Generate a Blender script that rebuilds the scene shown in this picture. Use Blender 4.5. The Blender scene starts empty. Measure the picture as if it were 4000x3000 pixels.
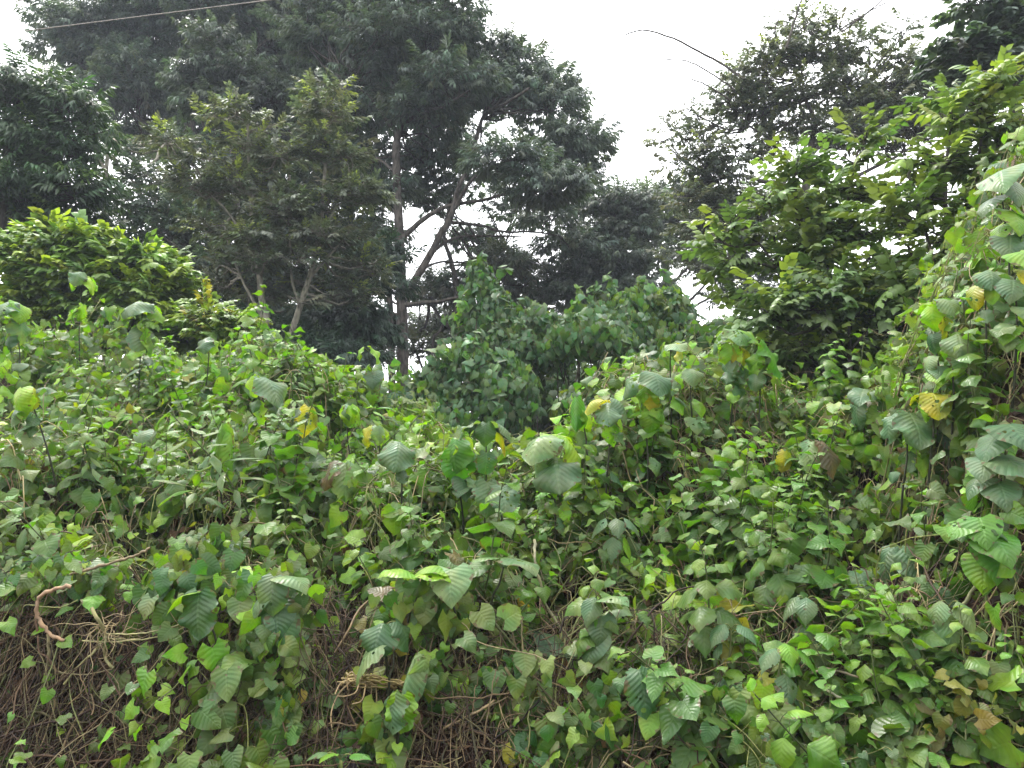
import bpy, math
import numpy as np

# ------------------------------------------------------------------ camera, sky, sun, exposure
SC = bpy.context.scene
COL = SC.collection
PITCH = math.radians(6.0); FPX = 788.0; CAMZ = 1.6
cam_d = bpy.data.cameras.new("camera"); cam = bpy.data.objects.new("camera", cam_d); COL.objects.link(cam)
cam.location = (0, 0, CAMZ); cam.rotation_euler = (math.radians(90) + PITCH, 0, 0)
cam_d.sensor_width = 36.0; cam_d.lens = 36.0 * FPX / 1024.0
cam_d.clip_start = 0.05; cam_d.clip_end = 3000.0
SC.camera = cam

SUN_EL, SUN_AZ = math.radians(58), math.radians(-35)      # azimuth from +Y, negative = to the left
W = bpy.data.worlds.new("World"); SC.world = W; W.use_nodes = True
wn, wl = W.node_tree.nodes, W.node_tree.links
bg = wn["Background"]; bg.inputs[1].default_value = 0.1
sky = wn.new("ShaderNodeTexSky"); sky.sky_type = 'NISHITA'; sky.sun_disc = False
sky.sun_elevation = SUN_EL; sky.sun_rotation = SUN_AZ; sky.dust_density = 4.0
mixw = wn.new("ShaderNodeMix"); mixw.data_type = 'RGBA'; mixw.inputs[0].default_value = 0.86
wl.new(sky.outputs[0], mixw.inputs[6])
# overcast: the cloud layer is brightest round the hidden sun and dimmer towards the far horizon
wtc = wn.new("ShaderNodeTexCoord"); wdot = wn.new("ShaderNodeVectorMath"); wdot.operation = 'DOT_PRODUCT'
wl.new(wtc.outputs["Generated"], wdot.inputs[0])
wdot.inputs[1].default_value = (math.cos(SUN_EL) * math.sin(SUN_AZ), math.cos(SUN_EL) * math.cos(SUN_AZ), math.sin(SUN_EL))
wr = wn.new("ShaderNodeMapRange"); wr.interpolation_type = 'SMOOTHSTEP'; wl.new(wdot.outputs["Value"], wr.inputs[0])
wr.inputs[1].default_value = -.55; wr.inputs[2].default_value = 1.0; wr.inputs[3].default_value = 4.5; wr.inputs[4].default_value = 25.0
wnz = wn.new("ShaderNodeTexNoise"); wnz.inputs["Scale"].default_value = 2.2; wnz.inputs["Detail"].default_value = 5; wl.new(wtc.outputs["Generated"], wnz.inputs["Vector"])
wcl = wn.new("ShaderNodeMath"); wcl.operation = 'MULTIPLY_ADD'; wl.new(wnz.outputs[0], wcl.inputs[0]); wcl.inputs[1].default_value = .5; wcl.inputs[2].default_value = .75
wmu = wn.new("ShaderNodeMath"); wmu.operation = 'MULTIPLY'; wl.new(wr.outputs[0], wmu.inputs[0]); wl.new(wcl.outputs[0], wmu.inputs[1])
wsc = wn.new("ShaderNodeVectorMath"); wsc.operation = 'SCALE'; wsc.inputs[0].default_value = (1.0, 1.005, 1.02); wl.new(wmu.outputs[0], wsc.inputs["Scale"])
wl.new(wsc.outputs[0], mixw.inputs[7])
wl.new(mixw.outputs[2], bg.inputs[0])
sun_d = bpy.data.lights.new("sun", 'SUN'); sun_d.energy = 2.0; sun_d.angle = math.radians(12); sun_d.color = (1.0, .96, .9)
sun = bpy.data.objects.new("sun", sun_d); COL.objects.link(sun)
sun.rotation_euler = (math.radians(90) - SUN_EL, 0, math.pi - SUN_AZ)
sun.location = (0, 0, 30)
SC.view_settings.view_transform = 'Standard'; SC.view_settings.look = 'None'
SC.view_settings.exposure = 1.14; SC.view_settings.gamma = 1.0
SC.render.engine = 'CYCLES'
SC.cycles.max_bounces = 6; SC.cycles.diffuse_bounces = 2; SC.cycles.glossy_bounces = 2
SC.cycles.transmission_bounces = 4; SC.cycles.transparent_max_bounces = 8
SC.cycles.caustics_reflective = False; SC.cycles.caustics_refractive = False

# ------------------------------------------------------------------ maths helpers
R = np.random.default_rng(11)
K = 1024.0 / 2212.0
cP, sP = math.cos(PITCH), math.sin(PITCH)

def at(px, row, Y):
    a = (px - 512.0) / FPX; b = (384.0 - row) / FPX
    t = Y / (cP - b * sP)
    return np.array([a * t, Y, CAMZ + (sP + b * cP) * t])

def nrm(v):
    v = np.asarray(v, float)
    return v / np.maximum(np.linalg.norm(v, axis=-1, keepdims=True), 1e-9)

def fbm(p, freq, seed, octs=3):
    g = np.random.default_rng(seed); out = 0; amp = 1.0; tot = 0
    p = np.asarray(p, float)
    for o in range(octs):
        acc = 0
        for k in range(5):
            d = nrm(g.normal(size=p.shape[-1])); ph = g.uniform(0, 6.28)
            acc = acc + np.sin((p @ d) * freq * (2 ** o) * g.uniform(.7, 1.3) * 6.28 + ph)
        out = out + amp * acc / 2.2; tot += amp; amp *= .5
    return out / tot

# ------------------------------------------------------------------ mesh accumulator
class MB:
    def __init__(s): s.V = []; s.F = []; s.L = []; s.C = []; s.M = []; s.n = 0
    def add(s, v, f, l, c, m=0):
        s.V.append(v); s.F.append(f + s.n); s.L.append(l); s.C.append(c)
        s.M.append(np.full(len(f), m, np.int32)); s.n += len(v)
    def build(s, name, mats, parent=None, origin=None):
        me = bpy.data.meshes.new(name)
        V = np.concatenate(s.V).astype(np.float32); F = np.concatenate(s.F).astype(np.int32)
        if origin is not None: V = V - np.asarray(origin, np.float32)
        nf = len(F)
        me.vertices.add(len(V)); me.vertices.foreach_set("co", V.ravel())
        me.loops.add(nf * 4); me.loops.foreach_set("vertex_index", F.ravel())
        me.polygons.add(nf); me.polygons.foreach_set("loop_start", np.arange(0, nf * 4, 4, dtype=np.int32))
        me.polygons.foreach_set("use_smooth", np.ones(nf, bool))
        mats = mats if isinstance(mats, (list, tuple)) else [mats]
        for m in mats: me.materials.append(m)
        if len(mats) > 1: me.polygons.foreach_set("material_index", np.concatenate(s.M))
        me.update(calc_edges=True)
        a = me.attributes.new("leaf", 'FLOAT_VECTOR', 'POINT'); a.data.foreach_set("vector", np.concatenate(s.L).astype(np.float32).ravel())
        c = np.concatenate(s.C).astype(np.float32); c = np.concatenate([c, np.ones((len(c), 1), np.float32)], 1)
        a = me.attributes.new("tint", 'FLOAT_COLOR', 'POINT'); a.data.foreach_set("color", c.ravel())
        o = bpy.data.objects.new(name, me); COL.objects.link(o)
        if parent is not None: o.parent = parent
        if origin is not None: o.location = origin if parent is None else (0, 0, 0)
        return o

def tag(o, label=None, cat=None, group=None, kind=None):
    if label: o["label"] = label
    if cat: o["category"] = cat
    if group: o["group"] = group
    if kind: o["kind"] = kind
    return o

def empty(name, loc, label, cat, group=None):
    o = bpy.data.objects.new(name, None); COL.objects.link(o); o.location = tuple(float(c) for c in loc)
    o.empty_display_size = .1
    return tag(o, label, cat, group)

def tube(mb, pts, rad, col, sides=5, mat=0, flat=1.0):
    pts = np.asarray(pts, float); n = len(pts)
    rad = np.broadcast_to(np.asarray(rad, float), (n,))
    T = nrm(np.gradient(pts, axis=0))
    ref = np.array([0.31, 0.2, 0.93]) if abs(T[:, 2]).mean() < .8 else np.array([.9, .3, .1])
    U = nrm(np.cross(T, ref)); Wv = np.cross(T, U)
    ang = np.arange(sides) / sides * 2 * np.pi
    ring = (np.cos(ang)[None, :, None] * U[:, None] + np.sin(ang)[None, :, None] * Wv[:, None] * flat) * rad[:, None, None]
    V = (pts[:, None] + ring).reshape(-1, 3)
    i = np.arange(n - 1)[:, None] * sides; j = np.arange(sides)[None]; j2 = (j + 1) % sides
    F = np.stack([i + j, i + j2, i + sides + j2, i + sides + j], -1).reshape(-1, 4)
    r = R.random()
    L = np.zeros((n * sides, 3)); L[:, 1] = np.repeat(np.linspace(0, 1, n), sides); L[:, 2] = r
    C = np.broadcast_to(np.asarray(col, float), (n * sides, 3))
    mb.add(V, F, L, C, mat)
    # closed end
    tip = np.arange(n * sides - sides, n * sides)
    if sides == 4: mb.F.append((tip[None] + mb.n - n * sides)); mb.M.append(np.full(1, mat, np.int32))

def smooth(pts, n):
    """Catmull-Rom through pts."""
    P = np.asarray(pts, float)
    if len(P) == 2: return P[0] + (P[1] - P[0]) * np.linspace(0, 1, n)[:, None]
    P = np.vstack([2 * P[0] - P[1], P, 2 * P[-1] - P[-2]])
    m = len(P) - 3; u = np.linspace(0, m - 1e-6, n); k = u.astype(int); t = (u - k)[:, None]
    a, b, c, d = P[k], P[k + 1], P[k + 2], P[k + 3]
    return .5 * (2 * b + (c - a) * t + (2 * a - 5 * b + 4 * c - d) * t * t + (3 * b - a - 3 * c + d) * t ** 3)

# ------------------------------------------------------------------ leaf templates
PROFILE = {
    'heart': ([0, .06, .16, .3, .5, .72, .88, 1], [.22, .40, .49, .47, .36, .18, .06, .004], .24),
    'broadheart': ([0, .06, .16, .34, .55, .76, .9, 1], [.26, .45, .55, .54, .44, .25, .1, .006], .24),
    'ovate': ([0, .08, .2, .38, .6, .8, .92, 1], [.03, .17, .28, .32, .25, .11, .035, .003], .0),
    'big': ([0, .07, .22, .45, .68, .85, .95, 1], [.13, .29, .40, .46, .41, .26, .11, .01], .14),
    'lance': ([0, .12, .35, .6, .85, 1], [.015, .085, .135, .11, .04, .003], .0),
    'ellip': ([0, .12, .35, .6, .85, 1], [.02, .13, .215, .19, .075, .004], .0),
}
class Tpl: pass
def leaf_tpl(shape, rows, cols, rng, el=0.0, droop=.8, fold=.15, quilt=0.0, nv=8, wave=.03, serr=0.0, widthf=1.0, ragged=0.0):
    tx, wy, lobe = PROFILE[shape]
    fine = np.linspace(0, 1, 201); wf = np.interp(fine, tx, wy); kz = np.ones(13) / 13
    wp = np.pad(wf, 6, mode='edge'); ws = np.convolve(wp, kz, 'valid'); ws[-5:] = wf[-5:]
    t = np.linspace(0, 1, rows) ** 0.93
    w = np.interp(t, fine, ws) * widthf
    s = np.linspace(-1, 1, cols)
    th = np.interp(np.linspace(0, 1, 101), np.linspace(0, 1, 5), el - droop * np.array([0, .22, .5, .78, 1]) + rng.normal(0, .08, 5))
    yc = np.concatenate([[0], np.cumsum(np.cos(th[:-1]))]) / 100; zc = np.concatenate([[0], np.cumsum(np.sin(th[:-1]))]) / 100
    y = np.interp(t, np.linspace(0, 1, 101), yc); z = np.interp(t, np.linspace(0, 1, 101), zc); tht = np.interp(t, np.linspace(0, 1, 101), th)
    S, Tm = np.meshgrid(s, t)
    Wm = np.repeat(w[:, None], cols, 1)
    if serr > 0:
        Wm = Wm * (1 + np.where(np.arange(rows) % 2, -serr, serr)[:, None] * (np.abs(S) > .9))
    if ragged > 0:
        Wm = Wm * (1 - ragged * np.maximum(0, rng.normal(0, 1, (rows, 1)) * (S > 0) + rng.normal(0, 1, (rows, 1)) * (S < 0)) * np.abs(S))
    X = Wm * S
    asym = rng.normal(0, .25)
    N = -fold * np.abs(S) ** 1.5 * Wm * (1 + asym * S) + wave * np.abs(S) ** 2 * np.sin(Tm * rng.uniform(6, 14) + rng.uniform(0, 6) + (S > 0) * rng.uniform(1, 4)) * (.3 + Wm)
    if quilt > 0:
        ph = (Tm - .30 * np.abs(S)) * nv
        N = N + quilt * np.abs(np.sin(ph * np.pi)) * np.clip(np.abs(S) * 4, 0, 1) * (1 - .5 * np.abs(S)) * np.clip(Wm * 4, 0, 1)
    back = -lobe * (1 - Tm) ** 2.2 * np.abs(S) ** 1.5
    ct, st = np.cos(tht)[:, None], np.sin(tht)[:, None]
    V = np.stack([X, y[:, None] + ct * back - st * N, z[:, None] + st * back + ct * N], -1).reshape(-1, 3)
    i = np.arange(rows - 1)[:, None] * cols; j = np.arange(cols - 1)[None]
    F = np.stack([i + j, i + j + 1, i + cols + j + 1, i + cols + j], -1).reshape(-1, 4)
    o = Tpl(); o.V = V; o.F = F
    o.L = np.stack([S.ravel(), Tm.ravel(), np.zeros(S.size)], -1); o.m = np.ones(len(V))
    o.mid = np.stack([y, z], -1)
    return o

def frames(yd, zd):
    Y = nrm(yd); Z = nrm(zd - (zd * Y).sum(-1, keepdims=True) * Y); X = np.cross(Y, Z)
    return X, Y, Z

def put(mb, tpls, pos, yd, zd, scale, col, mat=0, rnd=None):
    N = len(pos)
    if N == 0: return
    X, Y, Z = frames(np.asarray(yd, float), np.asarray(zd, float))
    pick = R.integers(0, len(tpls), N); rnd = R.random(N) if rnd is None else rnd
    scale = np.broadcast_to(scale, (N,)); col = np.broadcast_to(col, (N, 3))
    for k, tp in enumerate(tpls):
        ix = np.nonzero(pick == k)[0]
        if not len(ix): continue
        n = len(ix); v = tp.V
        P = pos[ix][:, None] + scale[ix][:, None, None] * (v[None, :, 0:1] * X[ix][:, None] + v[None, :, 1:2] * Y[ix][:, None] + v[None, :, 2:3] * Z[ix][:, None])
        F = tp.F[None] + (np.arange(n) * len(v))[:, None, None]
        L = np.broadcast_to(tp.L, (n, len(v), 3)).copy(); L[:, :, 2] = np.mod(L[:, :, 2] + rnd[ix][:, None], 1.0)
        C = col[ix][:, None] * tp.m[None, :, None]
        mb.add(P.reshape(-1, 3), F.reshape(-1, 4), L.reshape(-1, 3), C.reshape(-1, 3), mat)

def merge_tpl(parts, cols=None):
    o = Tpl(); n = 0; V = []; F = []; L = []; M = []
    for p in parts:
        V.append(p.V); F.append(p.F + n); L.append(p.L); M.append(p.m); n += len(p.V)
    o.V = np.concatenate(V); o.F = np.concatenate(F); o.L = np.concatenate(L); o.m = np.concatenate(M)
    return o

def xf_tpl(tp, pos, yd, zd, s, mult, rnd):
    X, Y, Z = frames(np.array([yd], float), np.array([zd], float))
    o = Tpl(); v = tp.V
    o.V = np.asarray(pos) + s * (v[:, 0:1] * X + v[:, 1:2] * Y + v[:, 2:3] * Z); o.F = tp.F
    o.L = tp.L.copy(); o.L[:, 2] = rnd; o.m = tp.m * mult
    return o

def spray_tpl(rng, shape, n, llen, rows=3, cols=3, droop=.9, hang=.5, whorl=False, spread=1.0):
    """A leafy twig one unit long on +Y."""
    parts = []
    lts = [leaf_tpl(shape, rows, cols, rng, el=.1, droop=droop * rng.uniform(.6, 1.4), fold=.35) for _ in range(4)]
    for i in range(n):
        u = (i + .5) / n
        if whorl: u = u ** .45
        side = 1 if i % 2 else -1
        base = np.array([0, u, -.12 * u * u])
        if whorl:
            a = i * 2.4 + rng.normal(0, .3)
            d = np.array([math.sin(a) * spread, .55 + .5 * u, math.cos(a) * .35 - hang * rng.uniform(.5, 1.3)])
        else:
            d = np.array([side * spread * rng.uniform(.8, 1.2), .55 + u * .6, -hang * rng.uniform(.3, 1.3)])
        z = np.array([rng.normal(0, .25), .1, 1.0])
        if abs(nrm(d)[2]) > .8: z = z + np.array([0, .9, 0])
        parts.append(xf_tpl(lts[rng.integers(4)], base, d, z, llen * rng.uniform(.7, 1.2) * (1 - .25 * abs(u - .5)), rng.uniform(.72, 1.3), rng.random()))
    return merge_tpl(parts)

# ------------------------------------------------------------------ materials
def new_mat(name):
    m = bpy.data.materials.new(name); m.use_nodes = True
    nt = m.node_tree; nt.nodes.clear()
    return m, nt.nodes, nt.links

def N_(n, t, **kw):
    x = n.new(t)
    for k, v in kw.items(): setattr(x, k, v)
    return x

def math_(n, l, op, a, b=None, c=None, clamp=False):
    x = n.new("ShaderNodeMath"); x.operation = op; x.use_clamp = clamp
    for i, v in enumerate((a, b, c)):
        if v is None: continue
        if hasattr(v, 'links') or hasattr(v, 'is_linked'): l.new(v, x.inputs[i])
        else: x.inputs[i].default_value = v
    return x.outputs[0]

def mixc(n, l, fac, a, b, blend='MIX'):
    x = n.new("ShaderNodeMix"); x.data_type = 'RGBA'; x.blend_type = blend
    for i, v in ((0, fac), (6, a), (7, b)):
        if hasattr(v, 'is_linked'): l.new(v, x.inputs[i])
        elif i == 0: x.inputs[0].default_value = v
        else: x.inputs[i].default_value = (*v, 1)
    return x.outputs[2]

def smoothstep(n, l, v, lo, hi):
    x = n.new("ShaderNodeMapRange"); x.interpolation_type = 'SMOOTHSTEP'
    l.new(v, x.inputs[0]); x.inputs[1].default_value = lo; x.inputs[2].default_value = hi
    return x.outputs[0]

def leaf_mat(name, veins=0.0, nv=8, rough=.42, trans=.33, holes=False, bump=.0, tcol=(1.5, 1.55, .5), back=(.028, .036, .012), spec=.5, mott=.3, age=False):
    m, n, l = new_mat(name)
    col = N_(n, "ShaderNodeAttribute", attribute_name="tint").outputs["Color"]
    lv = N_(n, "ShaderNodeAttribute", attribute_name="leaf").outputs["Vector"]
    sep = n.new("ShaderNodeSeparateXYZ"); l.new(lv, sep.inputs[0]); u, v, r = sep.outputs
    tc = n.new("ShaderNodeTexCoord"); geo = n.new("ShaderNodeNewGeometry")
    base = col
    if mott > 0:
        nz = n.new("ShaderNodeTexNoise"); nz.inputs["Scale"].default_value = 22.0; nz.inputs["Detail"].default_value = 3
        l.new(tc.outputs["Object"], nz.inputs["Vector"])
        f = math_(n, l, 'MULTIPLY_ADD', nz.outputs[0], 2 * mott, 1 - mott)
        vm = n.new("ShaderNodeVectorMath"); vm.operation = 'SCALE'; l.new(base, vm.inputs[0]); l.new(f, vm.inputs["Scale"]); base = vm.outputs[0]
    au = math_(n, l, 'ABSOLUTE', u)
    if age:      # leaves yellow unevenly and turn brown from the rim
        na = n.new("ShaderNodeTexNoise"); na.inputs["Scale"].default_value = 7.0; na.inputs["Detail"].default_value = 4; l.new(tc.outputs["Object"], na.inputs["Vector"])
        base = mixc(n, l, math_(n, l, 'MULTIPLY', smoothstep(n, l, na.outputs[0], .40, .62), .8), base, mixc(n, l, 1.0, base, (.52, .86, .9), 'MULTIPLY'))
        nb = n.new("ShaderNodeTexNoise"); nb.inputs["Scale"].default_value = 31.0; nb.inputs["Detail"].default_value = 4; l.new(tc.outputs["Object"], nb.inputs["Vector"])
        rim = math_(n, l, 'ADD', math_(n, l, 'MULTIPLY', smoothstep(n, l, au, .55, 1.0), .16), nb.outputs[0])
        base = mixc(n, l, math_(n, l, 'MULTIPLY', smoothstep(n, l, rim, .69, .74), .8), base, (.10, .06, .025))
    nrmout = None
    if veins > 0:
        mid = math_(n, l, 'SUBTRACT', 1.0, smoothstep(n, l, au, .02, .09))
        ph = math_(n, l, 'FRACT', math_(n, l, 'MULTIPLY', math_(n, l, 'MULTIPLY_ADD', au, -.30, v), float(nv)))
        tri = math_(n, l, 'ABSOLUTE', math_(n, l, 'MULTIPLY_ADD', ph, 2.0, -1.0))
        side = math_(n, l, 'MULTIPLY', smoothstep(n, l, tri, .78, .98), .7)
        vein = math_(n, l, 'MAXIMUM', mid, side)
        pale = mixc(n, l, 1.0, base, (.05, .06, .03), 'ADD')
        base = mixc(n, l, math_(n, l, 'MULTIPLY', vein, veins), base, pale)
        if bump > 0:
            b = n.new("ShaderNodeBump"); b.inputs["Strength"].default_value = bump; b.inputs["Distance"].default_value = .006
            h = math_(n, l, 'SUBTRACT', 1.0, tri)
            nz2 = n.new("ShaderNodeTexNoise"); nz2.inputs["Scale"].default_value = 110.0; l.new(tc.outputs["Object"], nz2.inputs["Vector"])
            h = math_(n, l, 'MULTIPLY_ADD', nz2.outputs[0], .55, h)
            h = math_(n, l, 'SUBTRACT', h, mid)
            l.new(h, b.inputs["Height"]); nrmout = b.outputs[0]
    # pale underside
    under = mixc(n, l, 1.0, base, back, 'ADD')
    base2 = mixc(n, l, geo.outputs["Backfacing"], base, under)
    p = n.new("ShaderNodeBsdfPrincipled"); l.new(base2, p.inputs["Base Color"])
    rr = math_(n, l, 'MULTIPLY_ADD', r, .22, rough - .08)
    l.new(rr, p.inputs["Roughness"]); p.inputs["Specular IOR Level"].default_value = spec
    tr = n.new("ShaderNodeBsdfTranslucent"); l.new(mixc(n, l, 1.0, base, tcol, 'MULTIPLY'), tr.inputs[0])
    if nrmout: l.new(nrmout, p.inputs["Normal"])
    ms = n.new("ShaderNodeMixShader"); ms.inputs[0].default_value = trans
    l.new(p.outputs[0], ms.inputs[1]); l.new(tr.outputs[0], ms.inputs[2])
    out = n.new("ShaderNodeOutputMaterial"); surf = ms.outputs[0]
    if holes:
        vo = n.new("ShaderNodeTexVoronoi"); vo.inputs["Scale"].default_value = 26.0; l.new(tc.outputs["Object"], vo.inputs["Vector"])
        nh = n.new("ShaderNodeTexNoise"); nh.inputs["Scale"].default_value = 9.0; l.new(tc.outputs["Object"], nh.inputs["Vector"])
        thr = math_(n, l, 'MULTIPLY_ADD', nh.outputs[0], 1.5, -.62)
        hole = math_(n, l, 'LESS_THAN', vo.outputs["Distance"], thr)
        tb = n.new("ShaderNodeBsdfTransparent"); m2 = n.new("ShaderNodeMixShader")
        l.new(hole, m2.inputs[0]); l.new(surf, m2.inputs[1]); l.new(tb.outputs[0], m2.inputs[2]); surf = m2.outputs[0]
    l.new(surf, out.inputs[0])
    return m

def bark_mat(name, a, b, scale=6.0, rough=.9, bump=.5, tint=False):
    m, n, l = new_mat(name)
    tc = n.new("ShaderNodeTexCoord"); mp = n.new("ShaderNodeMapping"); mp.inputs["Scale"].default_value = (scale, scale, scale * .35)
    l.new(tc.outputs["Object"], mp.inputs[0])
    nz = n.new("ShaderNodeTexNoise"); nz.inputs["Scale"].default_value = 3.0; nz.inputs["Detail"].default_value = 6; l.new(mp.outputs[0], nz.inputs["Vector"])
    c = mixc(n, l, smoothstep(n, l, nz.outputs[0], .35, .68), a, b)
    if tint:
        at_ = N_(n, "ShaderNodeAttribute", attribute_name="tint").outputs["Color"]
        c = mixc(n, l, 1.0, c, at_, 'MULTIPLY')
    p = n.new("ShaderNodeBsdfPrincipled"); l.new(c, p.inputs["Base Color"]); p.inputs["Roughness"].default_value = rough
    p.inputs["Specular IOR Level"].default_value = .25
    if bump:
        bm = n.new("ShaderNodeBump"); bm.inputs["Strength"].default_value = bump; bm.inputs["Distance"].default_value = .02
        l.new(nz.outputs[0], bm.inputs["Height"]); l.new(bm.outputs[0], p.inputs["Normal"])
    o = n.new("ShaderNodeOutputMaterial"); l.new(p.outputs[0], o.inputs[0])
    return m

M_near = leaf_mat("creeper_leaf", veins=.26, nv=7, rough=.42, trans=.36, bump=.28, spec=.48, age=True, tcol=(1.5, 1.65, .4))
M_hole = leaf_mat("chewed_leaf", veins=.28, nv=8, rough=.42, trans=.34, bump=.3, holes=True, spec=.48, age=True)
M_big = leaf_mat("broad_leaf", veins=.36, nv=9, rough=.45, trans=.36, bump=.38, mott=.34, spec=.5, age=True, tcol=(1.5, 1.65, .4))
M_far = leaf_mat("tree_leaf", veins=0, rough=.45, trans=.30, spec=.5, mott=0, tcol=(1.3, 1.4, .6), back=(.02, .025, .02))
M_bigh = leaf_mat("chewed_broad_leaf", veins=.36, nv=9, rough=.45, trans=.36, bump=.38, mott=.34, spec=.5, age=True, holes=True, tcol=(1.5, 1.65, .4))
M_dry = leaf_mat("dry_leaf", veins=.3, nv=7, rough=.7, trans=.15, bump=.6, tcol=(1.4, 1.0, .5), back=(.03, .025, .02), spec=.2)
M_stem = bark_mat("stem", (.7, .7, .7), (1.15, 1.1, 1.0), 14, .65, .2, tint=True)
M_bark = bark_mat("bark", (.045, .04, .034), (.12, .105, .09), 5)
M_pale = bark_mat("pale_bark", (.15, .14, .11), (.30, .28, .22), 6)
M_soil = bark_mat("red_soil", (.018, .009, .006), (.050, .025, .016), 7.0, .97, 1.0)

# base colours (linear)
MATURE = np.array([.061, .110, .013]); FRESH = np.array([.170, .290, .012]); DUSTY = np.array([.138, .178, .046])
YELLOW = np.array([.40, .33, .022]); LIME = np.array([.26, .38, .012]); BROWN = np.array([.13, .065, .028]); TEAL = np.array([.042, .096, .022])
DARKT = np.array([.030, .055, .030])

def mixcols(n, classes):
    cols = np.array([c for c, _ in classes]); p = np.array([w for _, w in classes], float); p /= p.sum()
    k = R.choice(len(cols), n, p=p); k2 = R.choice(len(cols), n, p=p)
    f = R.uniform(0, .3, n)[:, None]
    c = cols[k] * (1 - f) + cols[k2] * f
    return c * R.uniform(.75, 1.25, n)[:, None] * (1 + R.normal(0, .06, (n, 3)))

# ------------------------------------------------------------------ vegetation surface of the bank
COLS = [  # (px, [(row, Y) ...])
    (-200, [(800, 3.8), (700, 4.05), (600, 4.3), (545, 4.8), (460, 5.8), (397, 7), (347, 8.3), (312, 9.3)]),
    (0,    [(800, 3.8), (700, 4.05), (600, 4.3), (550, 4.8), (470, 5.8), (407, 7), (357, 8.3), (334, 9.3)]),
    (80,   [(800, 3.8), (700, 4.05), (600, 4.3), (550, 4.8), (475, 5.8), (412, 7), (362, 8.3), (344, 9.3)]),
    (170,  [(800, 3.8), (710, 4.05), (610, 4.3), (555, 4.8), (478, 5.8), (417, 7), (374, 8.3), (357, 9.3)]),
    (265,  [(800, 3.8), (720, 3.95), (600, 4.25), (540, 4.7), (470, 5.7), (412, 7), (382, 8.3), (364, 9.3)]),
    (330,  [(800, 3.8), (725, 4.0), (620, 4.3), (550, 4.8), (475, 5.7), (419, 7), (392, 8.3), (378, 9.3)]),
    (400,  [(800, 3.8), (725, 4.0), (620, 4.3), (550, 4.8), (480, 5.7), (443, 7), (426, 8.3), (418, 9.3)]),
    (460,  [(800, 3.8), (725, 4.0), (630, 4.3), (555, 4.8), (482, 5.7), (454, 6.8), (452, 7.6), (462, 8.6)]),
    (530,  [(800, 3.8), (730, 4.0), (640, 4.3), (560, 4.8), (486, 5.7), (466, 6.6), (468, 7.3), (480, 8.4)]),
    (580,  [(800, 3.75), (730, 4.0), (640, 4.3), (560, 4.8), (482, 5.7), (456, 6.6), (456, 7.3), (470, 8.4)]),
    (620,  [(800, 3.7), (730, 3.95), (640, 4.3), (555, 4.8), (470, 5.7), (428, 6.6), (422, 7.3), (440, 8.4)]),
    (680,  [(800, 3.65), (725, 3.9), (630, 4.25), (550, 4.8), (460, 5.7), (400, 6.6), (382, 7.3), (400, 8.6)]),
    (760,  [(800, 3.6), (725, 3.85), (630, 4.2), (550, 4.8), (470, 5.7), (425, 6.6), (412, 7.4), (405, 8.6)]),
    (840,  [(800, 3.55), (720, 3.8), (620, 4.15), (545, 4.7), (465, 5.6), (425, 6.5), (405, 7.4), (395, 8.6)]),
    (900,  [(800, 3.5), (720, 3.75), (610, 4.1), (525, 4.6), (440, 5.3), (385, 6.0), (360, 6.7), (355, 8.0)]),
    (950,  [(800, 3.45), (710, 3.7), (580, 4.05), (470, 4.5), (370, 5.0), (310, 5.6), (290, 6.3), (300, 7.6)]),
    (1000, [(800, 3.4), (700, 3.65), (550, 3.95), (410, 4.35), (290, 4.8), (215, 5.3), (190, 6.0), (230, 7.4)]),
    (1060, [(800, 3.4), (690, 3.6), (530, 3.9), (380, 4.25), (240, 4.7), (150, 5.2), (120, 6.0), (180, 7.4)]),
    (1250, [(800, 3.4), (690, 3.6), (530, 3.9), (370, 4.25), (230, 4.7), (130, 5.2), (100, 6.0), (160, 7.4)]),
]
AZ = np.linspace(-.95, .95, 150); YY = np.linspace(3.0, 16.0, 170)
def _table():
    caz = np.array([(c[0] - 512) / FPX for c in COLS]); prof = []
    for px, rows in COLS:
        ys = [y for _, y in rows]; zs = [at(px, r, y)[2] for r, y in rows]
        ys = [2.9, ys[0] - .25] + ys + [ys[-1] + 1.6, ys[-1] + 3.0, 17]; zs = [-.02, -.01] + zs + [zs[-1] - .5, 1.3, 1.3]
        prof.append(np.interp(YY, ys, zs))
    prof = np.array(prof); Tt = np.array([np.interp(AZ, caz, prof[:, i]) for i in range(len(YY))]).T
    for _ in range(2):
        Tt[1:-1] = (Tt[:-2] + 2 * Tt[1:-1] + Tt[2:]) / 4; Tt[:, 1:-1] = (Tt[:, :-2] + 4 * Tt[:, 1:-1] + Tt[:, 2:]) / 6
    return Tt
TBL = _table()
def Vz0(x, y):
    x = np.asarray(x, float); y = np.asarray(y, float)
    a = np.clip((x / np.maximum(y, .5) - AZ[0]) / (AZ[1] - AZ[0]), 0, len(AZ) - 1.001); b = np.clip((y - YY[0]) / (YY[1] - YY[0]), 0, len(YY) - 1.001)
    i = a.astype(int); j = b.astype(int); fa = a - i; fb = b - j
    return TBL[i, j] * (1 - fa) * (1 - fb) + TBL[i + 1, j] * fa * (1 - fb) + TBL[i, j + 1] * (1 - fa) * fb + TBL[i + 1, j + 1] * fa * fb
DENTS = []
def gaps(p): return np.clip(fbm(p, 1.15, 57, 2) - .02, 0, .5) * 2
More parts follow.
